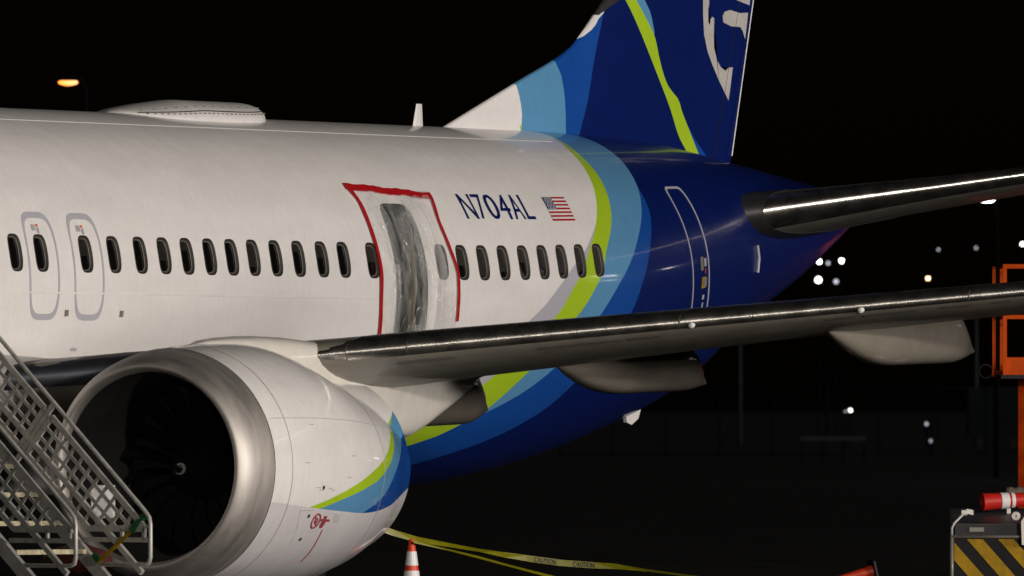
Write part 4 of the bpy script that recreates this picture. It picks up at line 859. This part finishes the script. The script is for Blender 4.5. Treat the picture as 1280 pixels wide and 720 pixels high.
# pale poles beyond the wing
mt_pale = pm('pale_pole', (.022,.027,.033), .8, var=.2, spec=.1)
for u, v0, dep, r, lab in ((1220, 372, 720, .11, 'pale slim pole behind the tip of the outermost fairing'), (925, 400, 720, .10, 'pale slim pole showing beneath the wing behind the tail')):
    h = at_px(u, v0, dep); t_ = empty('pale_pole', (h[0], h[1], 0), lab, 'pole')
    mb = M(); mb.tube([V3(h[0], h[1], 0), h], [r*1.1, r*.9], 10); build(mb, 'shaft', mt_pale, t_, smooth=True)
    mb = M(); mb.lathe(h, (0,0,1), [(0,r*1.2),(.05,r*1.2),(.12,.01)], 10); build(mb, 'cap', mt_galv, t_, smooth=True); mb = M(); mb.lathe((h[0], h[1], 0), (0,0,1), [(0,r*2.4),(.05,r*2.4),(.06,.01)], 10); build(mb, 'foot', mt_galv, t_)

# ------------------------------------------------------------------ fence, guard rail and a trailer beyond it
FD = 570.0; FP = FPX/FD
fence = empty('chain_link_fence', tuple(ground_at((1080-640)/FP, FD)), 'long dark chain link fence across the far side of the apron', 'fence')
us_ = np.arange(700, 1360, 66.5); zf = 3.1
for k, u in enumerate(us_):
    q = ground_at((u-640)/FP, FD); mb = M(); mb.tube([q, q+V3(0,0,zf)], .045, 8); build(mb, 'fence_post', mt_galv, fence, smooth=True)
for z in (.08, zf-.05):
    mb = M(); mb.tube([ground_at((us_[0]-640)/FP, FD+.06, z), ground_at((us_[-1]-640)/FP, FD+.06, z)], .03, 6); build(mb, 'fence_rail', mt_galv, fence, smooth=True)
m, t, p = nodes_of('chain_link'); p.inputs['Base Color'].default_value = (.0025,.003,.0035,1); p.inputs['Roughness'].default_value = .9; p.inputs['Specular IOR Level'].default_value = .05
N, L = t.nodes, t.links; tc = N.new('ShaderNodeTexCoord'); mp = N.new('ShaderNodeMapping'); mp.inputs['Rotation'].default_value = (0, R_(45), 0); L.new(tc.outputs['Object'], mp.inputs[0])
sx = N.new('ShaderNodeSeparateXYZ'); L.new(mp.outputs[0], sx.inputs[0]); outs = []
for i in (0, 2):
    mm = N.new('ShaderNodeMath'); mm.operation = 'PINGPONG'; mm.inputs[1].default_value = .03; L.new(sx.outputs[i], mm.inputs[0]); lt = N.new('ShaderNodeMath'); lt.operation = 'LESS_THAN'; lt.inputs[1].default_value = .003; L.new(mm.outputs[0], lt.inputs[0]); outs.append(lt)
mxx = N.new('ShaderNodeMath'); mxx.operation = 'MAXIMUM'; L.new(outs[0].outputs[0], mxx.inputs[0]); L.new(outs[1].outputs[0], mxx.inputs[1]); L.new(mxx.outputs[0], p.inputs['Alpha'])
for k in range(len(us_)-1):
    a_, b_ = ground_at((us_[k]-640)/FP+.06, FD+.03, .1), ground_at((us_[k+1]-640)/FP-.06, FD+.03, .1)
    mb = M(); mb.add([a_, b_, b_+V3(0,0,zf-.2), a_+V3(0,0,zf-.2)], [(0,1,2,3)]); build(mb, 'mesh_panel', m, fence)
gq = [ground_at((u-640)/(FPX/500), 500, .98) for u in (1000, 1082)]
gr_ = empty('guard_rail', (gq[0][0], gq[0][1], 0), 'low pale guard rail in front of the far fence', 'guard rail')
mb = M(); mb.bar(gq[0], gq[1], .16, .06); build(mb, 'rail', mt_pale, gr_)
for q in (0.02, .33, .66, .98): mb = M(); c_ = gq[0]*(1-q)+gq[1]*q+CD*.08; mb.bar(V3(c_[0], c_[1], 0), c_, .08, .08, CR); build(mb, 'post', mt_galv, gr_)
td = 600; tp_ = FPX/td
trl = empty('parked_trailer', tuple(ground_at((1245-640)/tp_, td)), 'dim bluish box trailer parked behind the fence at the right', 'trailer')
mt_trl = pm('trailer_blue', (.005,.009,.010), .8, var=.5, scale=.8, spec=.1)
mb = M(); mb.box(ground_at((1246-640)/tp_, td+1.2, 1.95), CR*2.7, CD*2.4, V3(0,0,2.3)); tb = build(mb, 'box_body', mt_trl, trl)
mb = M(); mb.box(ground_at((1246-640)/tp_, td+.02, 3.1), CR*2.75, CD*.06, V3(0,0,.07)); build(mb, 'top_rail', mt_pale, tb)
for q in (-.8, .8): mb = M(); mb.lathe(ground_at((1246-640)/tp_+q, td+.4, .45), CR, [(-.12,.02),(-.12,.45),(.12,.45),(.12,.02)], 16); build(mb, 'wheel', mt_black, trl)

# ------------------------------------------------------------------ unseen floodlight masts added right of and behind the camera for highlights and fill
def floodlight(fq, hgt, target, power, soft, label):
    fq = np.asarray(fq, float); mast = empty('added_floodlight_mast', tuple(fq), label, 'floodlight', 'added apron floodlights')
    mb = M(); mb.tube([fq, fq+V3(0,0,hgt-.2)], [.16,.09], 12); build(mb, 'pole', mt_galv, mast, smooth=True)
    hd = fq+V3(0,0,hgt); aim = V3(*target)-hd; aim = aim/np.linalg.norm(aim)
    mb = M(); mb.lathe(hd, aim, [(-.35,.1),(-.3,.22),(0,.42),(.02,.42)], 24); build(mb, 'lamp_housing', mt_galv, mast, smooth=True, angle=40)
    fl_ = bpy.data.lights.new('floodlight', 'SPOT'); fl_.energy = power; fl_.spot_size = R_(40); fl_.spot_blend = .6; fl_.shadow_soft_size = soft; fl_.color = (1,.92,.82)
    fo_ = bpy.data.objects.new('added_floodlight_beam', fl_); COL.objects.link(fo_); fo_.location = hd+aim*.5; fo_.rotation_euler = Vector(aim).to_track_quat('-Z', 'Y').to_euler()
floodlight((-44,-50,0), 11.8, (4,-6,3.5), 52000, .9, 'tall unseen floodlight mast added on the apron ahead of the left wing')
fb = ground_at(4.0, -14.0); floodlight(fb, 7.5, (-6,-6,3), 48000, .7, 'unseen floodlight mast added behind the place the picture is taken from')

# unseen street lamps added beyond the right edge, for glints in the glossy tail
for k, (lx, ly, lz, lab) in enumerate(((74, -27, 8.5, 'unseen street lamp added beyond the tail, nearest to the left wing tip'), (96, -22, 9.0, 'unseen street lamp added beyond the tail, middle one of the row'), (120, -44, 9.0, 'unseen street lamp added beyond the tail, farthest of the row'))):
    t_ = empty('street_lamp', (lx, ly, 0), lab, 'street lamp', 'lit street lamps')
    mb = M(); mb.tube([(lx,ly,0),(lx,ly,lz-.3),(lx-.2,ly,lz),(lx-1.0,ly,lz+.1)], [.1,.07,.06,.05], 8); build(mb, 'pole', mt_galv, t_, smooth=True)
    mb = M(); mb.lathe((lx-1.2, ly, lz+.05), (0,0,1), [(-.02,.34),(.06,.30),(.14,.05)], 16); build(mb, 'lamp_head', mt_galv, t_, smooth=True)
    mb = M(); mb.lathe((lx-1.2, ly, lz+.02), (0,0,-1), [(0,.32),(.14,.28),(.26,.16),(.30,.01)], 16); build(mb, 'lamp_lens', emis('added_lamp_glow', (1,.93,.85), 45) if k == 0 else bpy.data.materials['added_lamp_glow'], t_, smooth=True)
